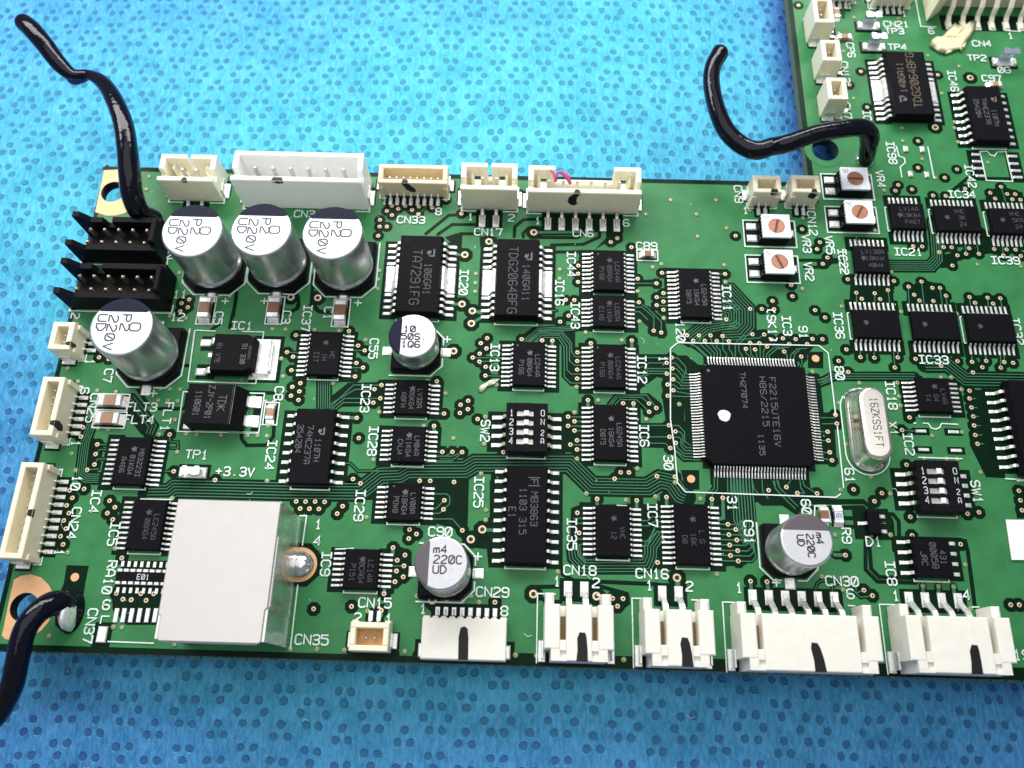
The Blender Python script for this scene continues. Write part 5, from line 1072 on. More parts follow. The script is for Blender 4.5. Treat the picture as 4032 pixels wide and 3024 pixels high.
def power_chip(label, c, lines, rz=0):
    t = chip('ic', label, c, 12, .98, 6.2, 12.3, 2.2, 9.4, .42, rz, [('*t', 1.45, 3.3, 1.1)] + lines, 'laser', pad=.25, skip=(4, 5, 6, 7), foot=.85, dot=(-1.9, 5.1, .48, 0), group='power driver chips with wide heat tabs', bot=True)
    me = lead_mesh(1.6, .85, 3.7, 2.2 * .5, .3, .25, 'tin')
    obj('heat_tab', me, t, (3.1, 0, 0)); obj('heat_tab', me, t, (-3.1, 0, 0), math.pi)
    return t
power_chip('large power chip with wide silver tabs, left of printed IC20', cen((-19.92, 61.58), (-9.47, 50.46)), [('106GA1', 1.25, -.9, .95), ('TA7291FG', -.4, -.6, 1.25)])
power_chip('large power chip with wide silver tabs, left of printed IC16, below CN17', cen((-6.10, 61.29), (4.10, 50.38)), [('140GA11', 1.25, -.9, .95), ('TDG2064BFG', -.6, -.5, 1.2)])
power_chip('large power chip with upside-down brown lettering at the upper right, below the TP4 clip', cen((53.24, 96.38), (63.38, 85.60)), [('140GA11', 1.25, -.9, .95, -90, 'tan_mark'), ('TDG2064BFG', -.6, -.5, 1.2, -90, 'tan_mark')], 180)

# 120-pin chip
c = cen((22.43, 42.64), (39.55, 30.93), (39.79, 42.75), (22.49, 31.12), (25.01, 45.21), (37.15, 28.44), (36.92, 45.23), (25.13, 28.57))
t = thing('integrated_circuit', 'biggest square black chip, leads on all four sides, white paint dot', 'chip', c)
mb = MB(); q = 7.0; k = .7
def sq(r, z): return [(-r + k, -r, z), (r - k, -r, z), (r, -r + k, z), (r, r - k, z), (r - k, r, z), (-r + k, r, z), (-r, r - k, z), (-r, -r + k, z)]
mb.loft([sq(q - .08, .12), sq(q, .55), sq(q, .6), sq(q - .1, 1.17), sq(q - .15, 1.2)]); obj('body', mb.build('body', 'epoxy'), t)
lm = lead_mesh(1.05, .45, .155, .58, .10, .40)
for a in range(4):
    for i in range(30):
        u = -29 * .2 + i * .4; ang = a * math.pi / 2
        x, y = 7.0, u
        obj('lead', lm, t, (x * math.cos(ang) - y * math.sin(ang), x * math.sin(ang) + y * math.cos(ang), 0), ang)
for s, x, y, h in (('F2215UTE16V', 2.35, .4, .78), ('H8S/2215', 1.05, 1.8, .78), ('TH27074', -1.55, 3.3, .66), ('1135', .25, -4.2, .66)):
    mb = MB(); text_mb(mb, s, (x, y), h, R(-90), w=.10, ws=1.25, adv=5.5, z=1.206); obj('marking', mb.build('marking', 'laser'), t)
mb = MB(); mb.disc((-6.1, 6.0), .22, 1.205, 14); obj('pin_mark', mb.build('pin_mark', 'laser'), t)
mb = MB()
pr = [(.82 * (1 + .07 * math.sin(3.1 * a) + .05 * math.sin(7 * a)) * math.cos(a), .82 * (1 + .06 * math.cos(2.3 * a)) * math.sin(a)) for a in [2 * math.pi * i / 22 for i in range(22)]]
mb.loft([[(x - 4.35, y - .35, 1.205) for x, y in pr], [(x * .85 - 4.35, y * .85 - .35, 1.27) for x, y in pr]], 0, False, True, True); obj('paint_dot', mb.build('paint_dot', 'paint'), t)
GR((c[0] - 8.1, c[1]), 2.4, 12.6); GR((c[0] + 8.1, c[1]), 2.2, 12.6); GR((c[0], c[1] + 8.1), 12.8, 2.2); GR((c[0], c[1] - 8.2), 12.8, 2.4)
GR((c[0], c[1]), 14.6, 14.6)

# ------------------------------------------------------------------ can capacitors
GC = 'tall aluminium can capacitors by the top connectors'
L1 = [('P2', .5, .55, 1.15), ('O', 1.8, .0, 1.35), ('220V', -1.1, -.85, 1.15), ('UD', -2.5, .5, 1.15)]
can('tall aluminium can with black crescent, left of the upper three, overlapping the black pin header', cen((-48.15, 53.58), (-40.60, 61.59), (-39.75, 55.09), (-49.00, 60.77)), 8.0, 10.0, 'up', L1, group=GC) if False else None
def canc(top, h):     # base point under a can whose top centre was sighted at height h
    return top
for lab, c in (('tall aluminium can, leftmost of the three in a row below the white connectors', (-43.89, 57.29)),
               ('tall aluminium can with black crescent, middle one of the three in a row', (-34.79, 57.68)),
               ('tall aluminium can with black crescent, rightmost of the three in a row, over printed C1', (-25.35, 57.44)),
               ('tall aluminium can with black crescent set lower left, in front of the black box header', (-50.47, 43.18))):
    can(lab, c, 8.0, 10.0, 'up', L1, gap=.57, group=GC)
can('small shiny can with left half black, below the power chip beside printed IC20', (-14.45, 45.02), 6.3, 5.4, 'left', [('10', -.45, .95, .82), ('50S.', .2, -.15, .82), ('1Q6', -.15, -1.25, .82)], gap=.52, tang=0, bold=.20, tws=1.15, group='small can capacitors')
can('brushed can with grey left segment seen almost straight on, above printed CN29', (-8.77, 15.33), 6.3, 7.7, 'left', [('m4', -.2, 1.55, .9), ('220C', .75, .4, .9), ('UD', -.15, -.75, .9)], top='alutop_dull', neg='cangrey', gap=.50, tang=0, tws=1.05, bold=.16, group='small can capacitors')
can('brushed can with grey upper segment leaning right, between the CN30 connector and the 120-pin chip', (33.74, 19.13), 6.3, 7.7, 'up', [('m4', 1.45, .25, .8), ('220C', .35, -.65, .8), ('UD', -.75, -.05, .8)], top='alutop_dull', neg='cangrey', gap=.41, tws=.98, bold=.16, group='small can capacitors')

# ------------------------------------------------------------------ small passives
GM = 'chip capacitors printed C1 to C5'
mlcc('brown ceramic block left of printed C5, under the leftmost tall can', (-44.23, 50.46), 3.0, 1.55, 1.2, 90, group=GM)
mlcc('brown ceramic block left of printed C3, under the middle tall can', (-34.65, 50.72), 3.0, 1.55, 1.2, 90, group=GM)
mlcc('brown ceramic block right of printed C1, under the right tall can', (-25.39, 50.58), 3.0, 1.55, 1.2, 90, group=GM)
mlcc('small tan ceramic block below printed C8', (-33.21, 35.53), 1.9, 1.1, .8, 90, 'ceramic_tan')
mlcc('small brown ceramic block below printed C89, right of chip IC44', (17.50, 60.86), 1.7, .95, .8, 0)
mlcc('tan ceramic filter left of printed FLT3', (-54.60, 36.57), 3.0, 1.5, 1.0, 0, 'ceramic_tan', cat='filter', group='tan filters beside FLT3 and FLT4')
mlcc('tan ceramic filter left of printed FLT4', (-54.51, 34.06), 3.0, 1.5, 1.0, 0, 'ceramic_tan', cat='filter', group='tan filters beside FLT3 and FLT4')
mlcc('small brown ceramic block peeping out behind the leaning can C91', (38.68, 23.79), 1.9, 1.1, .8, 90, 'ceramic', out=False)
t = mlcc('small bluish chip resistor above printed R9', (40.52, 23.77), 1.9, 1.15, .6, 90, 'bluesteel', out=False, cat='resistor')
for k in range(4):
    mb = MB(); mb.box(-.3, .3, -.36 + k * .2, -.28 + k * .2, .585, .60); o = obj('printed_bar', mb.build('printed_bar', 'laser'), t, (0, 0, 0))
GR((40.52, 23.77), 1.7, 2.6)
mlcc('tiny orange ceramic block at the top, right of the first small connector', (49.39, 106.23), 2.0, .9, .7, 90, 'ceramic_tan', out=False)
mlcc('tiny orange ceramic block lying crosswise above printed CP6', (50.10, 101.32), 2.0, .9, .7, 0, 'ceramic_tan', out=False)
mlcc('tiny tan ceramic block below printed C97', (72.46, 92.46), 1.8, .9, .7, 0, 'ceramic_tan', out=False)

# transistor-size part D1
c = (44.74, 22.92)
t = thing('diode', 'tiny three-legged black part above printed D1', 'diode', c)
mb = MB(); mb.box(-.75, .75, -1.5, 1.5, .1, 1.0, 0, .15); obj('body', mb.build('body', 'epoxy'), t)
lm = lead_mesh(.75, .4, .42, .5, .13, .3)
for x, y, a in ((.75, .95, 0), (.75, -.95, 0), (-.75, 0, 180)): obj('lead', lm, t, (x, y, 0), R(a))
GR(c, 4.6, 4.0)
silk_line([(45.63, 23.09), (46.50, 23.07)])

# regulator IC1
c = cen((-41.53, 40.39), (-36.16, 40.54), (-41.40, 46.21), (-36.33, 46.35))
t = thing('voltage_regulator', 'thick black regulator with a broad silver tab on its right, below printed IC1', 'regulator', c)
mb = MB()
def rr(a, z): return [(-2.95 + a, -2.85 + a, z), (1.95 - a, -2.85 + a, z), (2.95 - a, -2.2, z), (2.95 - a, 2.2, z), (1.95 - a, 2.85 - a, z), (-2.95 + a, 2.85 - a, z)]
mb.loft([rr(.2, .1), rr(0, .8), rr(0, .9), rr(.22, 2.15), rr(.3, 2.2)]); obj('body', mb.build('body', 'epoxy'), t)
mb = MB(); mb.box(2.5, 4.6, -2.5, 2.5, .1, .75, 0, .08); mb.box(4.1, 4.9, -2.0, 2.0, .1, .6, 0, .08); obj('heat_tab', mb.build('heat_tab', 'tin'), t)
mb = MB(); mb.box(1.9, 5.6, -3.1, 2.9, .085, .14, 0, .02); obj('solder_pad', mb.build('solder_pad', 'tin'), t)
mb = MB(); mb.box(2.1, 2.5, -1.0, 1.0, 2.203, 2.22); obj('tab_slot', mb.build('tab_slot', 'ink'), t)
lm = lead_mesh(2.1, 1.0, .95, 1.0, .35, .35)
for y in (-2.15, 2.15): obj('lead', lm, t, (-2.95, y, 0), math.pi)
mb = MB(); mb.box(-3.75, -2.9, -.35, .35, .5, 1.0, 0, .08); obj('lead', mb.build('lead', 'tin'), t)
for s, x, y in (('91 330', 1.5, -.2), ('B1 V7E', -1.9, -.2)):
    mb = MB(); text_mb(mb, s, (x, y), .62, R(-90), w=.09, ws=.9, z=2.206); obj('marking', mb.build('marking', 'laser_dim' if x < 0 else 'laser'), t)
GR((c[0] - 4.0, c[1] + 2.1), 2.6, 2.2); GR((c[0] - 4.0, c[1] - 2.1), 2.6, 2.2); GR((c[0] + 4.0, c[1]), 4.2, 6.9)

# line filter FLT1
c = cen((-43.67, 33.07), (-37.07, 33.26), (-43.36, 38.19), (-37.34, 38.36))
t = thing('line_filter', 'black block with a slanted side, painted edge highlight and two silver straps, below the regulator', 'filter', c)
mb = MB(); 
def fr_(x1, z): return [(-3.2, -2.7, z), (x1, -2.7, z), (x1, 2.7, z), (-3.2, 2.7, z)]
mb.loft([fr_(3.9, .15), fr_(3.9, 1.0), fr_(2.75, 3.0)]); obj('body', mb.build('body', 'plastic'), t)
mb = MB(); mb.add([(2.66, -2.7, 3.012), (2.86, -2.7, 2.86), (2.86, 2.7, 2.86), (2.66, 2.7, 3.012)], [[0, 1, 2, 3]]); obj('edge_highlight', mb.build('edge_highlight', 'pin'), t)  # bright metal strip painted on as the glint along the upper edge
lm = lead_mesh(2.0, .9, 1.5, 1.6, .3, .7)
for y in (-1.35, 1.35): obj('strap', lm, t, (3.0, y, 0))
mb = MB(); mb.box(-.5, .7, -.95, .95, .085, .35, 0, .08); me = mb.build('terminal', 'tin')
for y in (-1.75, 1.75): obj('terminal', me, t, (-3.7, y, 0))
for s, x, y, h in (('TDK', 1.45, .1, 1.05), ('ZJY-2P01', -.1, .2, .78), ('110601', -1.7, 0, .78)):
    mb = MB(); text_mb(mb, s, (x, y), h, R(-90), w=.10, ws=.85, z=3.008); obj('marking', mb.build('marking', 'laser'), t)
GR((c[0] - 3.7, c[1] + 1.7), 2.0, 2.6); GR((c[0] - 3.7, c[1] - 1.7), 2.0, 2.6); GR((c[0] + 5.3, c[1]), 1.2, 5.8)

# ------------------------------------------------------------------ connectors
GP1 = 'ivory side-entry connectors along the lower edge'
def sidec(rear_l, rear_r): return ((rear_l[0] + rear_r[0]) / 2, (rear_l[1] + rear_r[1]) / 2 - 3.35)
ph_side('ivory two-pin side-entry connector below printed CN18, straight marker stroke', sidec((3.28, 11.36), (11.43, 11.39)), 2, mark=.35, group=GP1)
ph_side('ivory two-pin side-entry connector below printed CN16, bent marker stroke', sidec((14.86, 11.09), (23.01, 11.19)), 2, mark=.75, markskew=-.25, group=GP1)
ph_side('longest ivory connector with six pins below printed CN30', sidec((26.10, 11.04), (41.90, 10.93)), 6, mark=.75, markskew=-.5, group=GP1)
ph_side('ivory four-pin side-entry connector at the lower right corner', sidec((45.37, 11.18), (56.87, 11.32)), 4, mark=1.25, markskew=.15, group=GP1)
GP2 = 'tall open connectors on the upper edge'
def topc(fl, fr, D=4.5): return ((fl[0] + fr[0]) / 2, (fl[1] + fr[1]) / 2 + D / 2)
ph_top('ivory two-pin upright connector leftmost on the upper edge, leaning left', topc((-52.68, 68.25), (-44.34, 68.17)), 2, group=GP2, stroke=[(-.5, 4.95), (-.1, 5.1), (.45, 5.0), (.2, 4.7), (-.2, 4.68)])
ph_top('big pure white six-pin upright connector, larger than its neighbours', topc((-41.18, 67.37), (-23.17, 67.31), 4.9), 6, pitch=2.5, W=18.3, D=4.9, H=7.0, style='box', mat_='nylon', group=GP2, stroke=[(-3.4, 6.6), (-2.6, 6.85), (-1.7, 6.7), (-1.75, 6.45), (-2.5, 6.25)])
ph_top('ivory two-pin upright connector above printed CN17', topc((-9.32, 67.94), (-1.40, 67.85)), 2, group=GP2)
ph_top('wide ivory upright connector above printed CN6 with a curved marker stroke', topc((0.45, 67.81), (15.98, 67.54)), 6, group=GP2, stroke=[(-1.6, 4.9), (-.6, 4.98), (-1.05, 4.0), (-1.05, 3.0), (-.85, 2.5), (-1.3, 2.0), (-1.9, 2.2), (-2.3, 2.9), (-2.25, 4.0)])
sh_top('long beige eight-pin connector above printed CN33 with a slanted marker stroke', topc((-21.11, 69.89), (-11.85, 69.70), 3.4), 8, D=3.2, H=3.4, mat_='beige', stroke=[(-1.6, 3.3), (-.6, 3.3), (.3, 1.9), (.35, 1.2), (-.35, 1.1), (-1.0, 1.7)])
GS = 'small two-pin cream connectors'
sh_top('small cream connector right of printed CN9 with a marker dot at its rim', topc((32.66, 69.56), (36.28, 69.62), 2.9), 2, H=3.6, group=GS, stroke=[(.35, 3.5), (1.5, 3.5), (1.1, 2.9), (.6, 2.85)])
sh_top('small cream connector with a round marker spot, left of the trimmer VR4', topc((38.13, 69.70), (41.92, 69.81), 2.9), 2, H=3.6, group=GS, stroke=[(.6, 3.45), (1.5, 3.45), (1.35, 2.4), (.95, 2.1), (.5, 2.3), (.4, 2.9)])
GL_ = 'cream connectors along the left edge'
def leftc(t_, b_, D=2.9): return ((t_[0] + b_[0]) / 2 - D / 2, (t_[1] + b_[1]) / 2)
sh_top('small two-pin cream connector on the left edge with broken marker spots, beside the lower can', leftc((-60.38, 46.35), (-59.59, 42.63)), 2, 90, group=GL_, H=3.8, stroke=[(-1.5, 3.78), (-.8, 3.78), (-.7, 2.4), (-1.3, 2.1)])
sh_top('middle cream connector on the left edge, six pins, beside printed CN25', leftc((-59.87, 38.56), (-59.29, 30.59)), 6, 90, group=GL_, H=3.8, stroke=[(-1.9, 3.78), (-2.7, 3.78), (-2.95, 2.6), (-2.7, 1.5), (-2.0, 1.8), (-1.7, 2.8)][::-1])
sh_top('longest cream connector on the left edge, ten pins, beside printed CN24', leftc((-59.87, 26.61), (-59.52, 15.43)), 10, 90, group=GL_, H=3.8, stroke=[(-.9, 3.75), (0.1, 3.7), (.1, 3.3), (-.9, 3.35)])
sh_top('small squarish connector with amber inside below printed CN15', (((-19.41, 5.60)[0] + (-14.92, 5.60)[0]) / 2, (-17.42, 8.92)[1] - 1.65), 2, 180, D=3.3, H=3.0, W=4.6, inner='amber', sil=False)
GU = 'cream connectors along the left edge of the upper board part'
sh_top('cream connector topmost on the upper board edge, larger than the two below it', leftc((47.79, 105.47), (46.37, 99.77), 3.2), 3, 90, D=3.0, H=4.6, group=GU)
sh_top('cream connector in the middle of three, left of printed CN13', leftc((48.16, 97.05), (46.62, 92.71), 2.9), 2, 90, H=4.4, group=GU)
sh_top('cream connector lowest of three, left of printed CN7 and above the black wire', leftc((48.29, 90.09), (46.70, 85.26), 2.9), 2, 90, H=4.4, group=GU)
sh_top('small cream connector cut by the top frame edge, beside the topmost one', topc((48.37, 109.11), (52.09, 108.97), 2.9), 3, H=3.6)
sh_top('small cream connector at the top frame edge above printed CN21', topc((55.55, 108.33), (61.09, 107.99), 2.9), 4, H=3.6)
# CN29 side entry
c = cen((-11.05, 9.83), (-1.04, 9.91)); c = (c[0], c[1] - 2.4)
t = thing('side_entry_connector', 'flat whitish eight-pin connector below printed CN29 with a broad marker stroke', 'connector', c)
mb = MB(); mb.box(-5.0, 5.0, -2.5, 2.2, .12, 2.8, 0, .12); mb.box(-5.0, -4.2, 2.2, 2.5, .12, 2.0, 0, .05); mb.box(4.2, 5.0, 2.2, 2.5, .12, 2.0, 0, .05)
for i in range(8): mb.prism([(-3.5 + i - .42, 2.2), (-3.5 + i + .42, 2.2), (-3.5 + i + .25, 2.42), (-3.5 + i - .25, 2.42)], .5, 2.6, 0, .05)
obj('housing', mb.build('housing', 'ivory_white'), t)
mb = MB(); mb.add([(x, y, 2.808) for x, y in ((-.55, -2.5), (.62, -2.5), (.55, 0), (.4, 1.05), (0, 1.3), (-.45, 1.1), (-.62, 0))], [[0, 1, 2, 6], [6, 2, 3, 5], [5, 3, 4]]); obj('marker_stroke', mb.build('marker_stroke', 'ink'), t)
pm = pin_mesh([(2.2, 1.1), (2.5, 1.1), (2.8, .5), (3.5, .32)], .26, .16, 'tin', (2.7, 3.75, .58))
for i in range(8): obj('pin', pm, t, (-3.5 + i, 0, 0))
tm = MB(); tm.box(-.35, .35, -2.2, -.6, .085, .9, 0, .15); tme = tm.build('solder_tab', 'tin')
for x in (-5.15, 5.15): obj('solder_tab', tme, t, (x, 0, 0))
GR((c[0], c[1] + 3.2), 8.6, 2.0); GR((c[0] + 5.2, c[1] - 1.4), 1.6, 2.6); GR((c[0] - 5.2, c[1] - 1.4), 1.6, 2.6)
GB = 'black box headers with two rows of gold pins'
box_header('black box header with ten gold pins, the upper one beside the black wire', cen((-63.34, 57.58), (-51.11, 57.45), (-63.34, 57.58), (-51.11, 57.45)) and (((-63.33, 57.53)[0] + (-51.11, 57.45)[0]) / 2, (-57.23, 57.56)[1] + 2.65), 5, group=GB)
box_header('black box header with twelve gold pins, the lower one behind the leftmost can', (((-63.22, 50.21)[0] + (-49.17, 50.14)[0]) / 2, (-56.27, 50.17)[1] + 2.65), 6, group=GB)
# CN4: tall cream connector at the top right
c = ((73.10, 103.29)[0], (73.59, 106.15)[1] + 2.2)
t = thing('side_entry_connector', 'big cream six-pin connector with long bent pins at the top right corner', 'connector', c)
mb = MB(); mb.box(-6.9, 6.9, 0, 7, .15, 5.4, 0, .15)
for sg in (-1, 1): a, b_ = sorted((sg * 9.3, sg * 6.9)); mb.prism([(a, -3.2 if sg < 0 else -2.6), (b_, -1.2), (b_, 7), (a, 7)], .15, 6.2, 0, .3)
obj('housing', mb.build('housing', 'cream'), t)
pm = pin_mesh([(-4.4, .34), (-3.2, .4), (-2.6, .8), (-2.2, 2.2), (-1.4, 3.0), (-.5, 3.1), (-.2, 4.2), (.3, 4.6)], .75, .35, 'ivory', (-4.8, -3.0, 1.1))
for i in range(6): obj('pin', pm, t, (-5.8 + i * 2.3, 0, 0))
GR((c[0], c[1] - 3.3), 14.0, 3.2)

# ------------------------------------------------------------------ trimmers, test clips, switches, crystal
GV = 'white trimmers with copper rotors'
for lab, c, a in (('white trimmer with a near-upright rotor slot, upper of the left pair beside printed VR3', cen((31.08, 67.36), (39.54, 62.43)), 75),
                  ('white trimmer with a backward-tilted rotor slot, lowest one beside printed VR2', cen((31.01, 61.63), (39.47, 56.60)), 112),
                  ('white trimmer with a level rotor slot, topmost one beside printed VR4', cen((43.35, 75.72), (51.58, 70.73)), 0),
                  ('white trimmer with a right-tilted rotor slot above printed VR5', cen((43.34, 69.92), (51.53, 65.20)), 62)):
    trimmer(lab, (c[0] + .35, c[1] + .1), a, group=GV)
GTP = 'bright metal test clips'
test_clip('silver test clip below printed TP1 and left of +3.3V', (-42.16, 27.18), group=GTP, m='tin')
test_clip('bluish metal test clip left of printed TP3, topmost of its column', (54.25, 103.85), group=GTP, tall=2.0)
test_clip('bluish metal test clip left of printed TP4, touching the power chip', (54.54, 99.52), group=GTP, tall=2.0)
test_clip('bluish metal test clip right of printed TP2 near the right frame edge', (74.72, 97.07), group=GTP, tall=2.0, s=1.02)
def dip(label, c, dz=0, onx=1.75):
    t = thing('dip_switch', label, 'switch', c, 0, 'black four-way switches')
    H = 2.3; mb = MB(); hw, hl = 2.7, 3.3
    # top face with four windows
    mb.box(-hw, hw, -hl, hl, .3, H - .45, 0)
    ys = [1.9 - 1.27 * i for i in range(4)]; e = .42
    mb.box(-hw, -1.5, -hl, hl, H - .45, H, 0, .06); mb.box(.9, hw, -hl, hl, H - .45, H, 0, .06)
    edges = [hl] + [v for y in ys for v in (y + e, y - e)] + [-hl]
    for i in range(0, 10, 2): mb.box(-1.5, .9, edges[i + 1], edges[i], H - .45, H - .002, 0)
    obj('body', mb.build('body', 'plastic'), t)
    mb = MB(); mb.box(-.38, .25, -e + .05, e - .05, H - .45, H + .05, 0, .08); me = mb.build('slider', 'paper')
    mb = MB(); mb.box(-1.3, .85, -e + .02, e - .02, H - .44, H - .38); me2 = mb.build('slider_track', 'pin')
    for y in ys: obj('slider', me, t, (-.15 + dz, y, 0)); obj('slider_track', me2, t, (0, y, 0))
    for i, y in enumerate(ys):
        mb = MB(); text_mb(mb, str(i + 1), (-2.0, y), .85, 0, w=.11, ws=.8, z=H + .006); obj('marking', mb.build('marking', 'white_ink'), t)
    for s, y in (('O', 1.95), ('N', .75), ('2', -.75), ('A', -1.85)):
        mb = MB(); text_mb(mb, s, (onx + .3, y), .8 if y > 0 else .7, 0, w=.09, ws=.8, z=H + .006); obj('marking', mb.build('marking', 'white_ink'), t)
    lm = lead_mesh(1.4, .7, .5, .9, .16, .5); gm = MB(); gm.box(0, .32, -.22, .22, .75, 1.0, 0, .05); gme = gm.build('lead_root', 'gold')
    for y in ys:
        for sg, a in ((1, 0), (-1, math.pi)):
            l_ = obj('lead', lm, t, (sg * hw, y, 0), a); obj('lead_root', gme, l_, (0, 0, .05))
    for sg in (-1, 1): GR((c[0] + sg * 3.9, c[1]), 2.5, 5.6)
    silk_line([(c[0] - 2.5, c[1] - 3.3), (c[0] - 2.5, c[1] - 3.6), (c[0] + 2.5, c[1] - 3.6), (c[0] + 2.5, c[1] - 3.3)])
dip('black four-way switch right of printed SW2 with white numerals', cen((-3.68, 35.93), (5.27, 31.81)), .15)
dip('black four-way switch left of printed SW1 with hazy numerals and shiny sliders', cen((48.58, 29.40), (57.63, 25.68)), .3)
# crystal
c = (45.34, 35.26)
t = thing('crystal_oscillator', 'polished oval metal can engraved 16ZKSS1FT beside the 120-pin chip', 'crystal', c)
def stad(w, l, z, n=12):
    r = w / 2; s = l / 2 - r
    return [(r * math.cos(a), s + r * math.sin(a), z) for a in [math.pi * i / n for i in range(n + 1)]] + [(r * math.cos(a), -s + r * math.sin(a), z) for a in [math.pi + math.pi * i / n for i in range(n + 1)]]
mb = MB(); mb.loft([stad(4.6, 11.2, .2), stad(4.7, 11.3, .35), stad(4.6, 11.2, .55), stad(4.0, 10.4, .7), stad(3.75, 10.1, .95), stad(3.75, 10.1, 3.1), stad(3.65, 10.0, 3.45), stad(3.35, 9.7, 3.72), stad(2.9, 9.2, 3.85), stad(2.6, 8.9, 3.88)], 0, True, True, True)
obj('can', mb.build('can', 'crystal'), t)
mb = MB(); text_mb(mb, '16ZKSS1FT', (.05, 0), .95, R(-90), w=.12, ws=.85, adv=5.6, z=3.89); obj('marking', mb.build('marking', 'engrave'), t)
mb = MB(); mb.prism([(q[0], q[1]) for q in stad(3.6, 9.6, 0)], .085, .2); obj('base', mb.build('base', 'plastic'), t)
silk_line([(c[0] + q[0], c[1] + q[1]) for q in stad(5.7, 12.0, 0)] + [(c[0] + 2.85, c[1] + 3.15)], .15)

# ------------------------------------------------------------------ USB socket
xr = (-27.38, 15.82)[0]; yt = (-26.97, 21.41)[1]; yb = (-32.30, 5.89)[1]
W = 12.0
t = thing('usb_socket', 'tall bright metal socket box with a plain cream-white top, near the lower left corner', 'usb socket', (xr - W / 2, (yt + yb) / 2, 0))
hy = (yt - yb) / 2; hx = W / 2; H = 10.4
mb = MB()
mb.box(-hx, -hx + .3, -hy, hy, .1, H - .25); mb.box(hx - .3, hx, -hy, hy, .1, H - .25); mb.box(-hx + .3, hx - .3, hy - .3, hy, .1, H - .3)
mb.box(hx, hx + .12, -hy + 3.5, hy - 4.2, 1.2, H - .5, 0, .06)
mb.box(hx - .02, hx + .28, -hy + 3.6, hy - 4.0, H - .8, H - .12, 0, .12)
mb.box(-hx + .9, hx - .9, -hy - .35, -hy, H - 1.0, H - .2, 0, .1)
obj('shell', mb.build('shell', 'steel'), t)
mb = MB()
tp = [(-hx, -hy + 2.6), (-hx + .3, -hy + 2.4), (-hx + .3, -hy), (-hx + .6, -hy - .25), (hx - .5, -hy - .25), (hx - .25, -hy), (hx - .25, -hy + 3.3), (hx, -hy + 3.6), (hx, hy - .2), (hx - .2, hy), (-hx + .3, hy), (-hx, hy - .3)]
mb.prism(tp, H - .25, H, 0, .10); obj('top_plate', mb.build('top_plate', 'steel_top'), t)
mb = MB(); mb.box(-hx + .35, hx - .35, -hy + 1.5, hy - .35, 1.0, 7.6); obj('insert', mb.build('insert', 'nylon'), t)
mb = MB(); mb.box(-.35, .35, -.5, .5, .085, .9, 0, .1); me = mb.build('solder_tab', 'tin')
for x, y in ((-hx - .3, -hy + .9),): obj('solder_tab', me, t, (x, y, 0))
# shield ring and solder dome
c = (-27.03, 15.83)
mb = MB(); n = 40
def cr(r, z): return [(r * math.cos(2 * math.pi * i / n), r * math.sin(2 * math.pi * i / n), z) for i in range(n)]
mb.loft([cr(2.15, .095), cr(1.25, .10)], 0, False, False, False)
o = obj('solder_ring', mb.build('solder_ring', 'copper'), board, (c[0], c[1], 0))
mb = MB(); mb.lathe([(1.7, .1), (1.66, .35), (1.5, .75), (1.2, 1.1), (.8, 1.38), (.4, 1.5), (.02, 1.52)], 32, 0, top=True)
obj('solder_dome', mb.build('solder_dome', 'solder'), board, (c[0] + .15, c[1], 0))
GP([(c[0] + 2.9 * math.cos(a), c[1] + 2.9 * math.sin(a)) for a in [math.pi / 8 + math.pi / 4 * i for i in range(8)]])

# resistor array and bare pads beside the socket
c = (-46.02, 13.71)
t = thing('resistor_array', 'low black resistor strip with silver end caps printed E01, left of the metal socket', 'resistor array', c)
mb = MB(); mb.box(-3.4, 3.4, -.62, .62, .1, .6, 0, .05); obj('body', mb.build('body', 'plastic'), t)
mb = MB(); mb.box(-.3, .3, .55, .95, .085, .62, 0, .06); mb.box(-.2, .2, 1.25, 1.95, .085, .2, 0, .04); me = mb.build('terminal', 'tin')
for i in range(8):
    obj('terminal', me, t, (-2.75 + .8 * i - .3, 0, 0)); obj('terminal', me, t, (-2.75 + .8 * i - .3, 0, 0), math.pi)
mb = MB(); text_mb(mb, 'E01', (0, 0), .6, 0, .09, z=.606); obj('marking', mb.build('marking', 'white_ink'), t)
PAD = MB(); PAD.box(-.28, .28, -.85, .85, .085, .22, 0, .07); pme = PAD.build('bare_pad', 'tin')
for x, y in ((1015, 1158), (1080, 1158), (1148, 1158), (1216, 1158), (1286, 1158), (1355, 1158)): pass
for q in [(-48.68, 9.09), (-47.77, 9.12), (-46.82, 9.14), (-45.86, 9.17), (-44.88, 9.20), (-43.92, 9.22)]: obj('bare_pad', pme, board, (q[0], q[1], 0))
PAD = MB(); PAD.box(-.6, .6, -.95, .95, .085, .3, 0, .12); pme2 = PAD.build('bare_pad', 'tin')
q = (-49.93, 6.81); obj('bare_pad', pme2, board, (q[0], q[1], 0)); GR(q, 2.2, 2.9)
PAD = MB(); PAD.box(-.7, .7, -.22, .22, .085, .2, 0, .07); pme3 = PAD.build('bare_pad', 'tin')
for q in [(52.75, 35.43), (57.01, 35.45), (52.72, 32.89), (56.97, 32.90)]:
    obj('bare_pad', pme3, board, (q[0], q[1], 0)); GR(q, 2.3, 1.0)
for q in [(67.50, 79.49), (67.37, 78.25), (67.42, 77.02), (67.45, 75.70), (72.88, 79.33), (72.80, 77.99), (72.91, 76.76), (72.95, 75.59)]: obj('bare_pad', pme3, board, (q[0], q[1], 0))
for a in ([(67.18, 77.63), (72.86, 77.42)]): GR(a, 2.2, 5.4)
PAD = MB(); PAD.box(-.35, .35, -.5, .5, .085, .35, 0, .14); pme4 = PAD.build('bare_pad', 'tin')
for q in [(56.98, 80.15), (59.46, 80.15), (57.08, 75.73), (59.48, 75.63)]: obj('bare_pad', pme4, board, (q[0], q[1], 0))

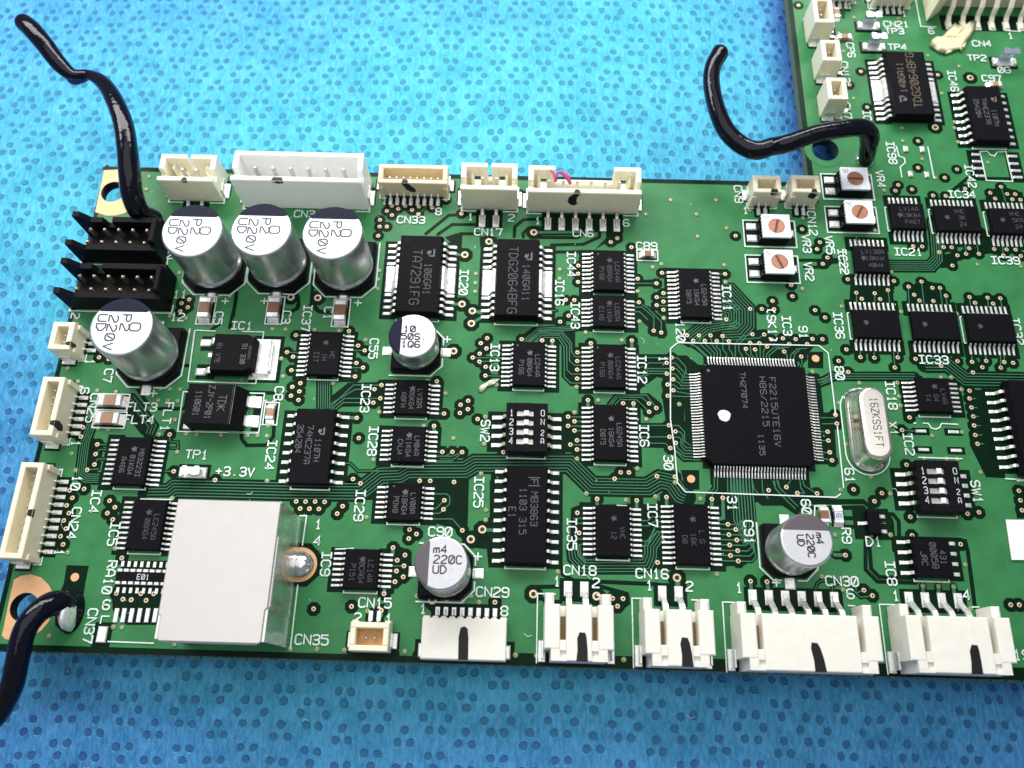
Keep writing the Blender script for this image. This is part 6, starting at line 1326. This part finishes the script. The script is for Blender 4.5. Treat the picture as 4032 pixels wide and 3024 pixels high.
# ------------------------------------------------------------------ black sleeved wires and their solder
def P3(c, z): return (c[0], c[1], z)
t = thing('black_wire', 'glossy black sleeved wire rising from the upper left corner over the blue cloth', 'wire', P3((-55.46, 65.81), 0))
w = tube([P3((-53.70, 64.13), 1.5), P3((-54.75, 63.98), 3.5), P3((-55.13, 65.30), 5.5), P3((-55.35, 67.68), 7.0), P3((-55.91, 71.15), 8.0), P3((-57.04, 75.14), 8.5), P3((-59.04, 79.07), 8.5), P3((-61.64, 82.59), 8.0),
          P3((-64.20, 84.33), 7.6), P3((-66.68, 84.44), 7.4), P3((-68.72, 85.85), 8.0), P3((-71.00, 88.48), 9.0), P3((-73.12, 90.73), 9.5), P3((-74.57, 91.99), 9.5)],
         [1.4, 1.45, 1.5, 1.48, 1.42, 1.38, 1.28, 1.1, .75, .9, 1.22, 1.33, 1.38, 1.3])
me = w.build('sleeve', 'rubber')
o = obj('sleeve', me, t); o.location = (-t.location[0], -t.location[1], 0)
w = tube([P3((-64.06, 84.82), 7.4), P3((-65.41, 84.37), 7.2), P3((-66.80, 84.05), 7.0), P3((-67.68, 84.69), 7.2)], [.5, .85, .85, .5])
o = obj('heat_shrink', w.build('heat_shrink', 'blue_clear'), t); o.location = (-t.location[0], -t.location[1], 0)
t = thing('black_wire', 'glossy black sleeved wire hooking down in a U at the inner corner of the board', 'wire', P3((50.94, 78.43), 0))
w = tube([P3((50.53, 77.78), .6), P3((50.05, 77.79), 2.5), P3((49.38, 77.91), 5.0), P3((48.15, 78.03), 7.0), P3((46.62, 78.02), 7.6), P3((43.88, 77.40), 7.8), P3((40.57, 76.62), 7.8), P3((36.49, 75.08), 7.5),
          P3((34.71, 75.28), 6.5), P3((32.48, 74.76), 6.2), P3((30.27, 75.78), 6.2), P3((28.23, 78.07), 6.5), P3((27.00, 81.47), 7.0), P3((26.44, 85.14), 7.5), P3((26.66, 87.83), 8.0), P3((27.81, 90.40), 8.0)],
         [1.1, 1.25, 1.4, 1.35, 1.25, 1.22, 1.25, 1.28, 1.3, 1.33, 1.3, 1.3, 1.25, 1.22, 1.2, 1.28])
o = obj('sleeve', w.build('sleeve', 'rubber'), t); o.location = (-t.location[0], -t.location[1], 0)
c = (50.66, 78.32)
mb = MB(); mb.lathe([(1.5, .09), (1.45, .3), (.9, .7), (.3, .9), (.02, .92)], 24); o = obj('solder', mb.build('solder', 'solder'), t, (c[0] - t.location[0], c[1] - t.location[1], 0))
t = thing('black_wire', 'glossy black sleeved wire running off the lower left corner from its solder joint', 'wire', P3((-54.28, 10.55), 0))
w = tube([P3((-54.40, 10.16), 1.0), P3((-54.51, 10.22), 2.2), P3((-55.15, 9.86), 3.5), P3((-55.88, 8.81), 4.5), P3((-56.47, 7.32), 5.0), P3((-56.89, 5.54), 4.8), P3((-57.15, 3.30), 4.2), P3((-57.89, 0.32), 3.0), P3((-60.23, -2.96), 1.0), P3((-63.87, -4.82), -.5)],
         [1.2, 1.5, 1.45, 1.35, 1.3, 1.3, 1.3, 1.3, 1.3, 1.3])
o = obj('sleeve', w.build('sleeve', 'rubber'), t); o.location = (-t.location[0], -t.location[1], 0)
c = (-54.16, 9.45); mb = MB()
def el(a, b_, z, dy=0): return [(a * math.cos(q), b_ * math.sin(q) + dy, z) for q in [2 * math.pi * i / 24 for i in range(24)]]
mb.loft([el(1.5, 2.6, .09, -.1), el(1.3, 2.4, .5, -.1), el(.95, 2.0, 1.5, 0), el(.7, 1.7, 2.2, .1), el(.4, 1.2, 2.6, .15), el(.1, .5, 2.75, .2)], 0, False, True, True)
o = obj('solder', mb.build('solder', 'rubber'), t, (c[0] - t.location[0], c[1] - t.location[1], 0))
mb = MB(); mb.loft([el(.7, 2.1, .5, -.5), el(.62, 2.0, 2.3, -.4), el(.42, 1.7, 3.0, -.3), el(.1, 1.0, 3.3, -.2)], 0, False, True, True)
o = obj('solder_core', mb.build('solder_core', 'tin'), t, (c[0] + .4 - t.location[0], c[1] + .1 - t.location[1], 0))

# ------------------------------------------------------------------ scraps and label
def scrap(name, label, cat, pts, z, m, jag, c, fold=.25):
    n = len(pts); mb = MB()
    cx, cy = cen(*pts)
    rings = []
    for k, s in enumerate((1.0, .72, .4, .08)):
        rings.append([(cx + (x - cx) * s - c[0], cy + (y - cy) * s - c[1], z + fold * (1 if k else .15) * (math.sin(i * 1.7 + k * 1.3) * .5 + .5) + (.06 if k else 0)) for i, (x, y) in enumerate(pts)])
    mb.loft(rings, 0, True, True, True)
    t = obj(name, mb.build(name, m)); t.location = (c[0], c[1], 0)
    return tag(t, label, cat)
pts = [(-5.83, 39.79), (-5.61, 40.29), (-4.86, 40.69), (-4.41, 41.07), (-3.48, 41.26), (-2.87, 41.41), (-3.09, 41.03), (-3.38, 40.60), (-4.07, 40.33), (-4.83, 39.98), (-5.19, 39.31), (-5.72, 39.22)]
scrap('flux_flake', 'thin pale flake of dried residue lying left of chip IC13', 'debris', pts, .1, 'flake', 1, cen(*pts))
pts = [(63.36, 100.10), (63.97, 101.17), (64.63, 101.89), (65.71, 101.80), (66.83, 103.12), (68.21, 104.82), (68.83, 104.12), (69.75, 104.14), (70.86, 105.24), (71.76, 105.15), (71.34, 103.71), (70.32, 102.04), (69.39, 100.85), (68.84, 99.67), (68.32, 98.73), (68.07, 99.42), (66.90, 98.93), (65.72, 98.32), (64.68, 98.64), (64.38, 99.09), (63.73, 99.53)]
scrap('glue_scrap', 'ragged pale yellow scrap of torn glue film under the pins of the top right connector', 'debris', pts, .35, 'tape', 1, cen(*pts), .55)
t = thing('magenta_fibre', 'thin magenta plastic fibre caught in the pins of the wide ivory connector CN6', 'fibre', P3((4.39, 70.30), 5.0))
w = tube([P3((3.13, 71.10), 5.6), P3((3.72, 70.84), 5.3), P3((4.07, 69.90), 5.0), P3((3.91, 69.71), 5.0), P3((4.36, 70.72), 5.5), P3((5.01, 70.81), 5.4), P3((5.60, 70.38), 5.2), P3((6.11, 69.55), 4.9)], [.06, .16, .28, .1, .2, .28, .42, .28], n=6, sub=4)
o = obj('strand', w.build('strand', 'magenta'), t); o.location = (-t.location[0], -t.location[1], -5.0)
mb = MB(); c = (62.43, 21.37); pts = [(x - c[0], y - c[1]) for x, y in [(61.67, 23.90), (66.82, 23.97), (66.09, 18.90), (61.49, 18.84)]]
mb.prism(pts[::-1], .135, .23); t = obj('paper_label', mb.build('paper_label', 'paper'), None, (c[0], c[1], 0)); tag(t, 'blank white paper label at the right frame edge', 'label')

# lint and dust caught on the board and on the cloth
mb = MB(); lr = random.Random(11)
for i in range(150):
    on = i < 90
    x, y = (lr.uniform(-60, 60), lr.uniform(7, 72)) if on else (lr.uniform(-85, 75), lr.choice((lr.uniform(-22, 3), lr.uniform(76, 130))))
    if not on and x > XU - 1 and y > 60: continue
    a = lr.uniform(0, 6.28); l = lr.uniform(.08, .16) if lr.random() < .75 else lr.uniform(.3, .7); z = .15 if on else drape_z(x, y) + .12
    pts = [(x + l * (k - 1) * math.cos(a + k * .5), y + l * (k - 1) * math.sin(a + k * .5)) for k in range(3)]
    mb.ribbon(pts, lr.uniform(.025, .06), z)
tag(obj('lint', mb.build('lint', 'silk'), board), kind='stuff')

# ------------------------------------------------------------------ finish the board artwork
tag(obj('clearance', gapmb.build('clearance', 'gap'), board), kind='stuff')
tag(obj('copper_track', trmb.build('copper_track', ['trace', 'mask']), board), kind='stuff')
